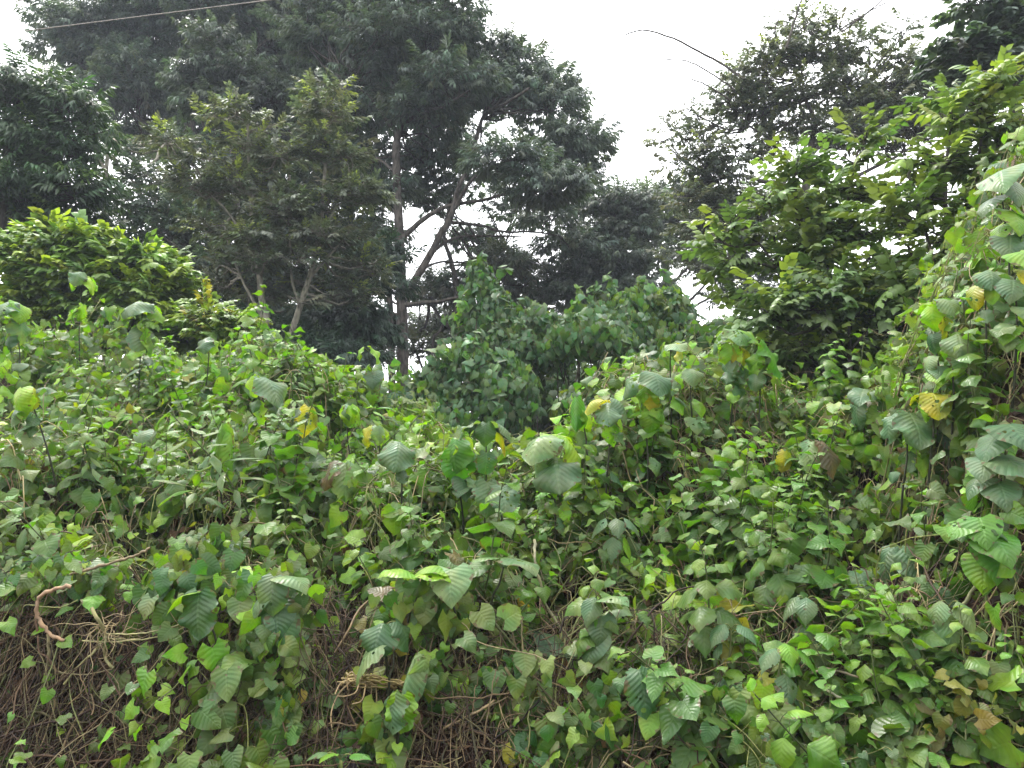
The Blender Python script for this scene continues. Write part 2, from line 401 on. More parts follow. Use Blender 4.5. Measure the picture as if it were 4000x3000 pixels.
def Vz(x, y):
    p = np.stack([np.asarray(x, float), np.asarray(y, float)], -1)
    k = np.clip((p[..., 1] - 4.2) / .8, 0, 1)
    z = Vz0(x, y); px = p[..., 0] / np.maximum(p[..., 1], .5) * FPX + 512
    for (a, b, c, d) in DENTS: z = z - .30 * np.exp(-(((px - a) / c) ** 2 + ((p[..., 1] - b) / (d + .08)) ** 2) ** 1.5)
    return z + k * (-.26 * gaps(p) + .34 * fbm(p, .33, 3) + .21 * fbm(p, .9, 4))
def Vn(x, y):
    e = .08
    dx = (Vz(x + e, y) - Vz(x - e, y)) / (2 * e); dy = (Vz(x, y + e) - Vz(x, y - e)) / (2 * e)
    return nrm(np.stack([-dx, -dy, np.ones_like(dx)], -1))
def hit(px, row):
    Y = np.linspace(3.4, 11, 400); P = np.array([at(px, row, y) for y in Y])
    d = P[:, 2] - Vz(P[:, 0], P[:, 1]); ix = np.nonzero(d < 0)[0]
    return Y[ix[0]] if len(ix) else 8.5

# ------------------------------------------------------------------ ground (one sheet to the horizon)
def ground():
    xs = np.concatenate([-np.geomspace(150, 9, 14), np.linspace(-8.5, 8.5, 110), np.geomspace(9, 150, 14)])
    ys = np.concatenate([-np.geomspace(40, 3, 8)[:-1], np.linspace(-2.5, 3.2, 8), np.linspace(3.3, 12, 110), np.geomspace(12.6, 170, 22)])
    X, Y = np.meshgrid(xs, ys)
    p = np.stack([X, Y], -1)
    k = np.clip((Y - 4.0) / .6, 0, 1)
    inner = np.where(Y < 16, Vz0(X, np.clip(Y, 3.0, 15.9)), 1.3)
    inner = np.where(Y > 15, 1.3, inner)
    edge = np.clip((np.abs(X / np.maximum(Y, 1)) - .9) * 2, 0, 1)
    Z = inner - (.10 + .42 * k) * (Y > 3) + .03 * fbm(p, 1.5, 9) + .5 * np.clip((Y - 20) / 30, 0, 1) * fbm(p, .02, 8)
    Z = np.where(Y > 22, np.minimum(Z, 1.3 - (Y - 22) * .02 + .2), Z)
    V = np.stack([X, Y, Z], -1).reshape(-1, 3); nc = len(xs)
    i = np.arange(len(ys) - 1)[:, None] * nc; j = np.arange(nc - 1)[None]
    F = np.stack([i + j, i + j + 1, i + nc + j + 1, i + nc + j], -1).reshape(-1, 4)
    mb = MB(); mb.add(V, F, np.zeros((len(V), 3)), np.ones((len(V), 3)) * .1)
    o = mb.build("ground", M_soil); tag(o, kind="structure")
ground()

# ------------------------------------------------------------------ humid air
def haze(dens):
    x, y0, y1, z0, z1 = 156, -46, 176, -7.0, 27
    V = np.array([[a, b, c] for a in (-x, x) for b in (y0, y1) for c in (z0, z1)], float)
    F = np.array([[0, 1, 3, 2], [4, 6, 7, 5], [0, 4, 5, 1], [2, 3, 7, 6], [0, 2, 6, 4], [1, 5, 7, 3]])
    m, n, l = new_mat("haze_air"); pv = n.new("ShaderNodeVolumePrincipled"); o = n.new("ShaderNodeOutputMaterial")
    pv.inputs["Color"].default_value = (.80, .88, 1.0, 1); pv.inputs["Density"].default_value = dens; pv.inputs["Anisotropy"].default_value = .1
    l.new(pv.outputs[0], o.inputs["Volume"])
    mb = MB(); mb.add(V, F, np.zeros((8, 3)), np.ones((8, 3))); ob = mb.build("haze", m)
    tag(ob, "thin bluish humid air between the trees", "haze", kind="stuff")
haze(.0013)

# ------------------------------------------------------------------ trees
g1 = np.random.default_rng(5)
SPR_DROOP = [spray_tpl(g1, 'lance', 15, .42, droop=1.1, hang=.8, whorl=True) for _ in range(6)]
SPR_SMALL = [spray_tpl(g1, 'ellip', 14, .30, droop=.7, hang=.35, whorl=True) for _ in range(6)]
SPR_HANG = [spray_tpl(g1, 'ellip', 16, .27, droop=.5, hang=1.1, whorl=True) for _ in range(6)]
SPR_RANK = [spray_tpl(g1, 'ovate', 13, .27, rows=5, cols=3, droop=1.0, hang=.55) for _ in range(6)]
SPR_FRESH = [spray_tpl(g1, 'ovate', 12, .36, rows=5, cols=3, droop=1.0, hang=.5, whorl=True) for _ in range(6)]

def crown(mb, tw, clumps, Y, sprays, ssize, rs, dens, cols, young=None, pyoung=0.0, anchors=None, depth=.9, sub=1.9, lowcut=-.25, twcol=(.5, .45, .4)):
    up = np.array([0, 0, 1.])
    for c in clumps:
        px, row, rp, rr = c[:4]; dy = c[4] if len(c) > 4 else 0.0
        y0 = Y + dy; C = at(px, row, y0); rx = rp * 1.12 * y0 / FPX; rz = rr * 1.15 * y0 / FPX; ry = max(rx, rz) * depth
        area = 4 * np.pi * ((rx * rz) ** 1.6 / 3 + (rx * ry) ** 1.6 / 3 + (ry * rz) ** 1.6 / 3) ** (1 / 1.6)
        ns = max(1, int(round(sub * area / (4.6 * rs * rs))))
        d = nrm(R.normal(size=(ns, 3))); rad = R.uniform(.55, 1.0, ns)[:, None]
        cen = C + d * rad * np.array([max(rx - rs * .6, .1), max(ry - rs * .6, .1), max(rz - rs * .5, .1)])
        for k in range(ns):
            r = rs * R.uniform(.7, 1.25)
            n = int(1.3 * dens * 4 * np.pi * r * r / (ssize * ssize * .5))
            dd = nrm(R.normal(size=(n, 3))); dd[:, 2] = np.where(dd[:, 2] < lowcut, -dd[:, 2] * R.uniform(0, 1, n), dd[:, 2]); dd = nrm(dd)
            pos = cen[k] + dd * np.array([1, 1, .62]) * r * R.uniform(.55, 1.0, n)[:, None]
            yd = dd * np.array([1, 1, .55]) + np.array([0, 0, .12]) + R.normal(0, .25, (n, 3))
            zd = up + dd * .5 + R.normal(0, .25, (n, 3))
            cc = mixcols(n, cols) * R.uniform(.85, 1.15)
            if young is not None:
                yg = (dd[:, 2] > .35) & (R.random(n) < pyoung * (1.6 if d[k][2] > .1 else .35))
                cc[yg] = young * R.uniform(.7, 1.3, yg.sum())[:, None]
            put(mb, sprays, pos - nrm(yd) * ssize * .5, yd, zd, ssize * R.uniform(.75, 1.25, n), cc)
            # twigs
            if anchors is not None:
                A = anchors[np.argmin(((anchors - cen[k]) * np.array([1, 1, 1.0])) ** 2 @ np.ones(3) + 1.2 * np.maximum(0, anchors[:, 2] - cen[k][2]))]
                midp = (A + cen[k]) / 2 + R.normal(0, .12, 3) * np.linalg.norm(A - cen[k]) + np.array([0, 0, -.06]) * np.linalg.norm(A - cen[k])
                L = np.linalg.norm(A - cen[k])
                pts = smooth([A, midp, cen[k]], 9) + R.normal(0, .015 * L, (9, 3)) * np.array([0, 1, 1, 1, 1, 1, 1, 1, 1])[:, None]
                tube(tw, pts, np.linspace(.014 + .011 * L, .012, 9), twcol, 4)
            for q in range(min(n, 7)):
                e = pos[R.integers(n)]
                tube(tw, smooth([cen[k], (cen[k] + e) / 2 + R.normal(0, .08 * r, 3), e], 4), np.linspace(.012, .005, 4), twcol, 3)

def limb_pts(spec, Y, n=16, wob=.02):
    P = [at(s[0], s[1], Y + (s[2] if len(s) > 2 else 0)) for s in spec]
    return smooth(P, n)

def make_tree(name, label, Y, trunks, limbs, clumps, sprays, ssize, rs, dens, cols, mat_bark=None, group="forest trees behind the undergrowth", cat="tree", base=None, **kw):
    mat_bark = mat_bark or M_bark
    tb = [limb_pts(t[0], Y, 26) for t in trunks]
    root = tb[0][0].copy() if tb else at(*base, Y)
    o = empty(name, root, label, cat, group)
    anchors = []
    first = True
    for (spec, r0, r1), pts in zip(trunks, tb):
        mb = MB(); rr = np.linspace(1, 0, len(pts)) ** .9 * (r0 - r1) + r1; rr[0] *= 1.25
        pts = pts + np.cumsum(R.normal(0, r0 * .05, pts.shape), 0) * np.array([1, 1, 0]) * .6
        tube(mb, pts, rr, (1, 1, 1), 12); mb.build("trunk", mat_bark, o, root); anchors.append(pts[6:])
    for spec, r0, r1 in limbs:
        pts = limb_pts(spec, Y, 22); pts = pts + R.normal(0, r0 * .12, pts.shape); mb = MB()
        tube(mb, pts, np.linspace(r0, r1, len(pts)), (1, 1, 1), 8); mb.build("limb", mat_bark, o, root); anchors.append(pts[5:])
    anch = np.concatenate(anchors) if anchors else np.array([root])
    lf, tw = MB(), MB()
    crown(lf, tw, clumps, Y, sprays, ssize, rs, dens, cols, anchors=anch, **kw)
    lf.build("crown", M_far, o, root)
    if tw.n: tw.build("branches", mat_bark, o, root)
    return o

BLUE = [(np.array([.072, .108, .080]), 3), (np.array([.098, .138, .098]), 2), (np.array([.10, .13, .08]), 1)]
GREY = [(np.array([.10, .132, .092]), 3), (np.array([.078, .108, .074]), 2)]
OLIVE = [(np.array([.112, .136, .090]), 3), (np.array([.155, .178, .125]), 2), (np.array([.085, .108, .070]), 2)]
YG = [(np.array([.15, .22, .028]), 2), (np.array([.10, .18, .030]), 3), (np.array([.24, .27, .035]), 1)]
GRN = [(np.array([.040, .082, .036]), 3), (np.array([.055, .10, .04]), 2)]

# the main tree
make_tree("spreading_tree", "tall spreading tree whose thick bare trunk rises left of the middle with limbs fanning right", 20,
    [([(404, 470), (403, 375), (402, 320), (402, 269), (398, 194), (397, 146), (401, 126), (412, 100), (430, 60)], .17, .05)],
    [([(404, 300), (428, 259), (445, 227), (453, 211), (458, 190), (470, 162), (477, 138), (483, 117), (503, 105, -1), (530, 88, -1.5)], .105, .03),
     ([(402, 238), (425, 218), (449, 206), (487, 199), (527, 186), (555, 178)], .075, .02),
     ([(453, 211), (474, 178, -.4), (501, 165, -1), (520, 155, -1.6)], .055, .02),
     ([(447, 222), (479, 225, .4), (503, 232, .6), (532, 232, .8), (560, 236, 1)], .05, .018),
     ([(432, 252), (455, 238, .5), (490, 236, .8), (527, 237, 1)], .05, .018),
     ([(404, 305), (420, 303, -.3), (436, 302, -.5), (467, 297, -.8), (492, 301, -1)], .07, .02),
     ([(399, 135), (385, 118), (372, 100), (350, 80)], .07, .02),
     ([(399, 175), (380, 160, .3), (360, 150, .8)], .05, .02),
     ([(402, 124), (425, 112, -.5), (445, 105, -1), (470, 90, -1.5)], .06, .02),
     ([(397, 215), (378, 195, -.3), (362, 182, -.6)], .035, .015),
     ([(420, 270), (440, 262, 1), (470, 262, 2), (500, 255, 3)], .04, .015)],
    [(400, 55, 70, 45), (335, 25, 60, 50, 1), (448, 30, 32, 45), (400, -30, 80, 40), (345, 110, 50, 32, 1), (430, 115, 42, 26), (505, 88, 40, 28, .5), (550, 105, 34, 34, .5), (505, 62, 28, 16, .8), (530, 78, 28, 18, .6), (488, 45, 14, 16, .8), (460, 100, 40, 26, .8), (580, 150, 24, 30, .8),
     (562, 140, 30, 24), (575, 175, 28, 30, 1), (450, 85, 40, 24, -1), (515, 165, 45, 20, -1.5), (548, 192, 38, 20, -1.5), (428, 160, 30, 22, 1.5), (480, 135, 10, 8, 2), (350, 165, 40, 25, 2),
     (425, 205, 26, 9, 2.5), (545, 222, 26, 10, 1), (565, 250, 26, 8, 2), (500, 262, 26, 6, 3), (445, 285, 25, 7, 3.5), (380, 235, 24, 14, 1), (530, 285, 24, 9, 3), (478, 188, 22, 7, 3), (378, 150, 20, 26, 1.5), (380, 190, 16, 20, 1.5), (430, 190, 24, 14, 3), (440, 150, 25, 15, 3), (515, 215, 26, 9, 3), (470, 240, 22, 7, 4), (360, 120, 20, 20, 1)],
    SPR_DROOP, .52, .78, .56, BLUE)
make_tree("slender_tree", "thinner pale trunk close beside the thick trunk, left of it", 20.6,
    [([(393, 470), (392, 366), (391, 320), (389, 290), (383, 250), (372, 210)], .11, .04)],
    [([(390, 305), (375, 285, .5), (360, 270, 1)], .04, .015)],
    [(372, 205, 24, 14), (352, 262, 20, 12), (392, 190, 20, 12)], SPR_DROOP, .5, .7, .5, BLUE)
make_tree("slender_tree", "dark thin trunk seen between the thick trunk and the vine-covered column", 22,
    [([(459, 470), (457, 350), (457, 290), (452, 262), (445, 235), (452, 200)], .10, .04)],
    [([(457, 300), (475, 280, .5), (492, 265, 1), (520, 255, 1)], .05, .02), ([(455, 330), (440, 318), (428, 300, .4)], .04, .015), ([(430, 470), (432, 352), (440, 330), (462, 300, .5)], .05, .02), ([(470, 470), (476, 340), (490, 310), (500, 285)], .05, .02)],
    [(500, 268, 34, 12), (440, 300, 25, 9, 1), (520, 300, 35, 12, 2), (470, 320, 40, 10, 4), (430, 330, 25, 9, 4)], SPR_DROOP, .5, .7, .5, OLIVE)
# tall trees at the left
make_tree("tall_tree", "tallest bluish tree filling the top left, its crown cut off by the photo's edge", 26,
    [([(180, 480), (178, 300), (182, 180), (195, 90), (210, 20), (215, -40)], .26, .08)],
    [([(181, 170), (150, 130), (110, 90), (70, 55)], .1, .03), ([(185, 150), (230, 110), (270, 90)], .1, .03), ([(190, 110), (240, 60), (300, 20)], .1, .03), ([(182, 200), (150, 175), (120, 150)], .07, .02)],
    [(200, 20, 85, 50), (120, 30, 50, 40), (70, 38, 20, 20), (95, 65, 28, 18), (280, 30, 60, 50, 1), (150, 90, 55, 38), (290, 110, 55, 40, 2), (90, 95, 25, 14, -1), (250, -30, 140, 40), (220, 135, 60, 30, 2), (150, 140, 40, 20, 2), (60, 20, 20, 14), (330, 80, 45, 45, 3), (60, 55, 18, 10), (120, 65, 40, 24), (380, 90, 50, 40, 4), (310, 150, 50, 26, 4), (260, 60, 60, 40, 3)],
    SPR_DROOP, .6, .95, .62, BLUE)
make_tree("tall_tree", "shaded tall tree directly behind the olive small-leaved tree", 23.5,
    [([(330, 480), (328, 330), (325, 230), (320, 160), (318, 100)], .12, .05)], [([(327, 250), (290, 215), (260, 195)], .05, .02), ([(324, 210), (350, 170), (365, 150)], .05, .02)],
    [(255, 170, 40, 20), (240, 215, 45, 20), (300, 190, 40, 24), (345, 180, 34, 26), (290, 240, 45, 22), (350, 235, 30, 24), (330, 140, 40, 24), (215, 255, 40, 20), (280, 285, 50, 20), (345, 285, 34, 20), (200, 200, 26, 12), (260, 320, 60, 12)],
    SPR_DROOP, .55, .8, .58, BLUE, sub=1.4)
make_tree("tall_tree", "pale grey-green rounded crown standing out in front of the bluish crowns, upper left", 21,
    [([(250, 480), (248, 330), (238, 220), (232, 140), (228, 90)], .14, .05)],
    [([(236, 180), (210, 140), (195, 100)], .05, .02), ([(234, 150), (260, 110), (275, 95)], .05, .02)],
    [(222, 55, 36, 26), (205, 80, 28, 22), (250, 85, 34, 26), (275, 100, 18, 12), (225, 110, 35, 14)],
    SPR_DROOP, .55, .62, .75, [(np.array([.085, .115, .085]), 2), (np.array([.07, .10, .065]), 1)])
make_tree("dark_tree", "dark green dense tree at the left edge, above the yellow-green bush", 14,
    [([(-20, 480), (-15, 330), (0, 220), (10, 150), (20, 90)], .16, .05)],
    [([(0, 200), (30, 170), (60, 150)], .06, .02), ([(5, 170), (40, 120), (70, 105)], .06, .02)],
    [(25, 95, 40, 26), (70, 112, 24, 22), (20, 140, 40, 28), (62, 150, 32, 24), (15, 185, 45, 28), (60, 190, 34, 22), (10, 225, 50, 24, .5), (68, 222, 28, 14, .5), (85, 135, 12, 16)],
    SPR_DROOP, .5, .55, .75, GRN, young=np.array([.10, .17, .04]), pyoung=.25)
make_tree("understory_tree", "thin pale trunk in the bright gap between the dark left tree and the small-leaved tree", 18,
    [([(106, 480), (105, 330), (104, 240), (105, 190), (108, 140)], .09, .04)],
    [([(105, 200), (125, 180), (150, 165)], .04, .015), ([(104, 235), (125, 225), (150, 222)], .035, .012), ([(105, 170), (95, 150), (80, 140)], .035, .012)],
    [(150, 215, 34, 26), (185, 235, 34, 22), (130, 245, 30, 14), (150, 180, 26, 14), (200, 275, 40, 20), (95, 245, 30, 14, 1), (140, 275, 40, 16), (60, 265, 40, 14, 3), (112, 155, 16, 8), (180, 150, 30, 14, 2)],
    SPR_SMALL, .5, .6, .6, BLUE, mat_bark=M_pale)
make_tree("small_leaved_tree", "olive small-leaved tree with two pale forked trunks and yellow young tips", 15,
    [([(268, 480), (266, 330), (262, 305), (258, 270), (252, 230), (248, 170), (246, 120)], .085, .025), ([(284, 480), (290, 350), (297, 315), (308, 280), (318, 240), (325, 170), (326, 110)], .075, .025)],
    [([(264, 320), (250, 295), (238, 270), (225, 235)], .035, .012), ([(300, 305), (292, 280), (290, 240), (285, 190)], .03, .012), ([(308, 280), (330, 255), (350, 230)], .03, .012), ([(316, 245), (340, 200), (352, 180)], .03, .012), ([(257, 262), (230, 215), (205, 190)], .03, .012)],
    [(318, 95, 18, 14), (340, 92, 14, 10), (330, 118, 26, 14), (238, 118, 15, 16), (262, 128, 14, 14), (245, 148, 24, 14), (270, 158, 32, 12), (205, 165, 26, 16), (190, 190, 28, 18), (230, 190, 34, 16), (280, 190, 34, 18), (320, 150, 26, 18),
     (345, 160, 26, 20), (350, 195, 32, 20), (310, 215, 36, 20), (255, 215, 26, 14, .7), (220, 235, 30, 16, .7), (290, 250, 38, 18, .9), (345, 240, 36, 22, .5), (235, 262, 30, 15, .5), (370, 270, 26, 20, .6), (318, 284, 30, 13, .7), (350, 300, 30, 14, .8), (280, 266, 20, 12, .6), (262, 296, 24, 9, .9), (225, 285, 26, 12, .9), (255, 240, 30, 13, -.3), (310, 238, 30, 13, -.3), (282, 212, 30, 14, -.3), (262, 262, 26, 8, -.3), (305, 262, 20, 8, -.3), (300, 300, 14, 7, -.1), (215, 120, 10, 8), (170, 145, 12, 18)],
    SPR_SMALL, .40, .42, .52, OLIVE, mat_bark=M_pale, young=np.array([.26, .31, .07]), pyoung=.16, sub=1.5)
make_tree("dark_tree", "low dark tree whose drooping foliage hangs just left of the thick trunk", 17.5,
    [([(345, 480), (345, 350), (350, 300), (360, 260)], .08, .03)], [],
    [(372, 262, 24, 22), (385, 290, 14, 16), (345, 320, 45, 20), (300, 335, 40, 16), (368, 335, 26, 20), (320, 300, 30, 16, 1), (390, 250, 12, 10), (230, 325, 45, 14, 1), (300, 352, 46, 14, -2), (215, 352, 44, 12, -2.5), (350, 362, 34, 12, -2)],
    SPR_DROOP, .48, .55, .8, [(np.array([.028, .060, .036]), 3), (np.array([.05, .09, .05]), 1)])
make_tree("dark_tree", "shadowy low olive tree standing behind the thick trunk, close above the undergrowth", 25,
    [([(440, 480), (438, 400), (436, 340)], .08, .03), ], [([(437, 400), (415, 350), (405, 320)], .05, .02), ([(437, 390), (480, 340), (520, 310)], .05, .02)],
    [(420, 350, 24, 14), (360, 350, 30, 16), (480, 345, 30, 14), (280, 350, 40, 14), (530, 330, 30, 16), (600, 330, 30, 16), (330, 300, 30, 10, 4), (230, 300, 40, 14, 4)],
    SPR_SMALL, .6, .7, .6, OLIVE, sub=1.3)
make_tree("yellow_green_bush", "bright yellow-green bushy treetop at the left, above the undergrowth", 11,
    [([(60, 480), (62, 400), (70, 330), (80, 290)], .05, .02)], [([(66, 350), (110, 310), (150, 290)], .03, .012), ([(64, 360), (40, 310), (20, 280)], .03, .012)],
    [(48, 245, 30, 16), (20, 262, 26, 14), (80, 250, 26, 14), (105, 258, 24, 12), (140, 268, 30, 14), (175, 285, 22, 12), (50, 275, 40, 16), (110, 285, 40, 16), (155, 300, 36, 14), (30, 300, 44, 14), (90, 310, 50, 14), (150, 320, 40, 10), (60, 335, 50, 14, .5), (125, 340, 40, 14, .5), (180, 338, 36, 14, .5), (235, 345, 30, 12, .6), (10, 330, 40, 14, .5)],
    SPR_FRESH, .42, .36, .8, [(np.array([.17, .27, .045]), 3), (np.array([.115, .20, .045]), 3), (np.array([.26, .34, .045]), 1)], group="bushes between the trees and the undergrowth", cat="bush", young=np.array([.30, .39, .045]), pyoung=.4)
make_tree("yellow_green_bush", "small feathery yellow-green shrub under the two pale forked trunks", 10,
    [([(212, 480), (212, 400), (212, 330)], .03, .015)], [],
    [(205, 305, 14, 10), (190, 318, 12, 9), (228, 318, 18, 9), (210, 328, 26, 10), (240, 330, 14, 8)],
    SPR_RANK, .36, .26, .8, [(np.array([.18, .26, .03]), 3), (np.array([.11, .20, .03]), 2)], group="bushes between the trees and the undergrowth", cat="bush", young=np.array([.30, .27, .04]), pyoung=.4)
# trees right of the middle
make_tree("drooping_tree", "greyish tree with drooping layered leaves just right of the spreading tree's crown", 23,
    [([(612, 480), (612, 330), (610, 280), (612, 220)], .12, .04)], [([(611, 290), (590, 270), (570, 262)], .05, .02), ([(611, 270), (635, 250), (650, 240)], .05, .02)],
    [(605, 205, 30, 18), (632, 205, 26, 18), (640, 235, 28, 20), (600, 240, 34, 18), (575, 270, 30, 14), (615, 265, 36, 16), (625, 290, 38, 14), (580, 296, 34, 12), (650, 262, 14, 14), (600, 312, 45, 10)],
    SPR_DROOP, .52, .7, .72, GREY)
make_tree("open_crowned_tree", "flat-topped tree with bare limbs forking against the white sky, right of the drooping tree", 28,
    [([(668, 480), (667, 320), (666, 285), (664, 265), (660, 240)], .14, .05)],
    [([(667, 290), (685, 270), (700, 255), (715, 240)], .07, .02), ([(668, 315), (690, 300), (705, 285), (722, 270)], .08, .02), ([(666, 275), (652, 262), (645, 250)], .05, .02), ([(674, 318), (700, 303), (722, 292), (745, 280)], .06, .02), ([(664, 265), (680, 250), (690, 235)], .05, .02)],
    [(655, 205, 16, 12), (690, 200, 34, 14), (670, 222, 30, 12), (720, 215, 24, 14), (705, 238, 34, 12), (665, 245, 20, 9), (725, 255, 28, 10), (740, 275, 24, 12), (735, 298, 24, 10), (700, 265, 20, 8, 2), (640, 225, 14, 14), (750, 240, 24, 14), (760, 300, 26, 10)],
    SPR_SMALL, .6, .8, .66, [(np.array([.042, .062, .036]), 3), (np.array([.055, .075, .045]), 2)])
t8 = make_tree("fine_leaved_tree", "grey fine-leaved tree leaning left at the right, sky showing through its hanging sprays", 16,
    [([(830, 480), (825, 330), (818, 270), (812, 230), (805, 195), (808, 160), (815, 120)], .16, .05)],
    [([(808, 200), (785, 185), (765, 182), (740, 175), (715, 180)], .07, .02), ([(812, 225), (790, 215), (765, 205), (735, 205)], .06, .02), ([(806, 180), (785, 160), (770, 140), (748, 125)], .06, .02), ([(808, 160), (840, 120), (860, 90)], .05, .02), ([(812, 210), (850, 180), (890, 160), (920, 140)], .06, .02), ([(815, 120), (800, 80), (820, 40)], .04, .015)],
    [(742, 75, 24, 16), (770, 65, 26, 20), (795, 50, 22, 20), (812, 30, 18, 14), (838, 25, 18, 12), (735, 105, 22, 20), (765, 95, 28, 20), (800, 95, 28, 20), (785, 125, 32, 14), (845, 60, 26, 16), (835, 90, 30, 18), (905, 35, 16, 16), (900, 65, 26, 18), (870, 110, 36, 18), (925, 85, 30, 22), (945, 60, 14, 14),
     (700, 118, 12, 12), (688, 140, 8, 12), (672, 128, 7, 5), (662, 140, 6, 5), (690, 112, 10, 8), (705, 230, 26, 14), (735, 240, 30, 14), (690, 200, 24, 16), (690, 255, 24, 12), (715, 270, 26, 12), (725, 180, 24, 14), (750, 200, 24, 12), (700, 165, 18, 14), (715, 130, 20, 16), (735, 90, 22, 16), (760, 115, 26, 16), (745, 222, 30, 16), (690, 225, 20, 14), (790, 20, 14, 10), (850, 110, 30, 16), (895, 110, 30, 16), (830, 60, 22, 14), (680, 165, 14, 10), (760, 150, 26, 12), (735, 160, 18, 9), (880, 90, 30, 16), (860, 45, 20, 10), (785, 60, 24, 16), (955, 95, 22, 14), (970, 120, 22, 14), (890, 145, 30, 12), (712, 150, 20, 18), (698, 178, 22, 16), (728, 195, 26, 14), (710, 205, 26, 10), (760, 215, 26, 10), (850, 140, 40, 16), (910, 125, 34, 18), (940, 110, 26, 20), (820, 130, 26, 12), (775, 190, 18, 8, 1)],
    SPR_HANG, .40, .44, .46, [(np.array([.115, .135, .085]), 3), (np.array([.09, .115, .075]), 2), (np.array([.15, .165, .09]), 1)], young=np.array([.26, .30, .11]), pyoung=.14, sub=1.35)
for spec in ([(745, 80), (722, 64), (700, 52), (672, 38), (645, 30), (624, 35)], [(735, 90), (712, 74), (690, 62), (662, 59)], [(730, 100), (715, 90), (702, 83), (690, 79)], [(786, 48), (795, 20), (805, -12)], [(842, 32), (868, 12), (890, -6)], [(778, 45), (775, 30), (779, 18)], [(840, 30), (860, 17), (885, 3)]):
    mb = MB(); pts = limb_pts(spec, 15.5, 18); pts = pts + R.normal(0, .005, pts.shape)
    tube(mb, pts, np.linspace(.028, .013, 18) if len(spec) > 4 or spec[0][0] == 786 else np.linspace(.018, .012, 18), (1, 1, 1), 6)
    mb.build("bare_shoot", M_bark, t8, t8.location)
make_tree("vine_draped_tree", "treetop draped in round dark leaves in the top right corner", 11,
    [([(1040, 480), (1035, 250), (1020, 120), (1005, 40)], .14, .05)], [],
    [(1005, 30, 24, 16), (985, 50, 20, 14), (1020, 62, 26, 20), (970, 8, 20, 8), (1000, 85, 24, 12), (960, 60, 18, 12), (975, 75, 22, 12), (1030, 20, 20, 20)],
    SPR_FRESH, .42, .36, .9, [(np.array([.062, .098, .066]), 3), (np.array([.085, .125, .075]), 1)])
# arching bushes at the right
RB = dict(group="bushes between the trees and the undergrowth", cat="bush", young=np.array([.22, .29, .05]), pyoung=.22)
make_tree("arching_bush", "light green arching bush with pointed leaves in two ranks, under the fine-leaved tree", 8.2,
    [([(815, 480), (812, 400), (806, 320), (800, 250), (795, 190), (792, 170)], .035, .012)],
    [([(810, 380), (790, 300), (765, 250), (745, 235)], .022, .008), ([(808, 350), (830, 260), (848, 200), (855, 165)], .022, .008), ([(808, 330), (780, 260), (770, 215)], .018, .008), ([(810, 370), (850, 290), (880, 240), (900, 215)], .02, .008)],
    [(792, 172, 22, 12), (815, 165, 18, 10), (850, 158, 18, 12), (860, 140, 12, 8), (765, 200, 20, 12), (800, 200, 26, 12), (838, 190, 24, 14), (740, 225, 14, 8), (760, 232, 20, 10), (792, 228, 28, 12), (830, 228, 30, 12), (868, 205, 26, 14), (745, 258, 16, 9), (775, 262, 26, 10), (815, 258, 32, 12), (860, 240, 30, 14), (890, 255, 24, 12), (780, 285, 22, 8), (830, 330, 40, 16, .5), (880, 340, 36, 16, .6), (780, 335, 26, 14, .6), (805, 350, 34, 16, -.4), (850, 352, 34, 14, -.4), (885, 350, 24, 16, -.4), (770, 350, 22, 12, -.2), (910, 330, 26, 18, -.2), (715, 245, 14, 6), (728, 270, 14, 6), (745, 300, 18, 7, .4)],
    SPR_RANK, .42, .30, .62, [(np.array([.135, .205, .055]), 3), (np.array([.10, .165, .05]), 3), (np.array([.20, .26, .055]), 1)], sub=1.2, **RB)
make_tree("arching_bush", "tall bright bush climbing the right side below the vine-draped treetop", 7.4,
    [([(955, 480), (955, 380), (950, 280), (945, 190), (950, 130)], .035, .012)],
    [([(953, 330), (925, 230), (910, 180)], .02, .008), ([(952, 300), (975, 180), (985, 110)], .022, .008), ([(953, 350), (920, 270), (900, 235)], .018, .008)],
    [(985, 88, 18, 12), (960, 105, 16, 12), (1000, 105, 20, 14), (945, 130, 18, 12), (975, 130, 24, 14), (1005, 140, 22, 16), (920, 155, 20, 12), (950, 165, 26, 14), (985, 170, 26, 14), (900, 180, 18, 10), (930, 195, 26, 14), (965, 205, 26, 14), (915, 225, 24, 12), (950, 240, 26, 14), (925, 262, 26, 12), (1010, 80, 20, 14), (1000, 170, 24, 14), (900, 210, 22, 12), (940, 285, 26, 12), (975, 235, 24, 14), (905, 290, 24, 12)],
    SPR_RANK, .42, .30, .62, [(np.array([.14, .215, .05]), 3), (np.array([.105, .17, .045]), 3), (np.array([.20, .26, .05]), 1)], sub=1.4, **RB)
make_tree("arching_bush", "low arching bush with pale drooping tips over the dark hollow at the right", 7.6,
    [([(850, 480), (850, 400), (850, 330), (850, 290)], .03, .012)],
    [([(850, 360), (810, 310), (775, 300)], .018, .008), ([(850, 350), (900, 300), (930, 285)], .018, .008)],
    [(850, 280, 26, 7), (885, 275, 26, 8), (920, 280, 24, 8), (815, 290, 24, 7), (785, 302, 20, 7), (845, 302, 30, 7), (890, 300, 28, 8), (930, 305, 20, 8), (820, 315, 28, 7), (870, 322, 28, 7), (910, 325, 24, 8), (765, 315, 20, 6)],
    SPR_RANK, .42, .26, .75, [(np.array([.14, .215, .07]), 3), (np.array([.09, .15, .055]), 2)], **RB)

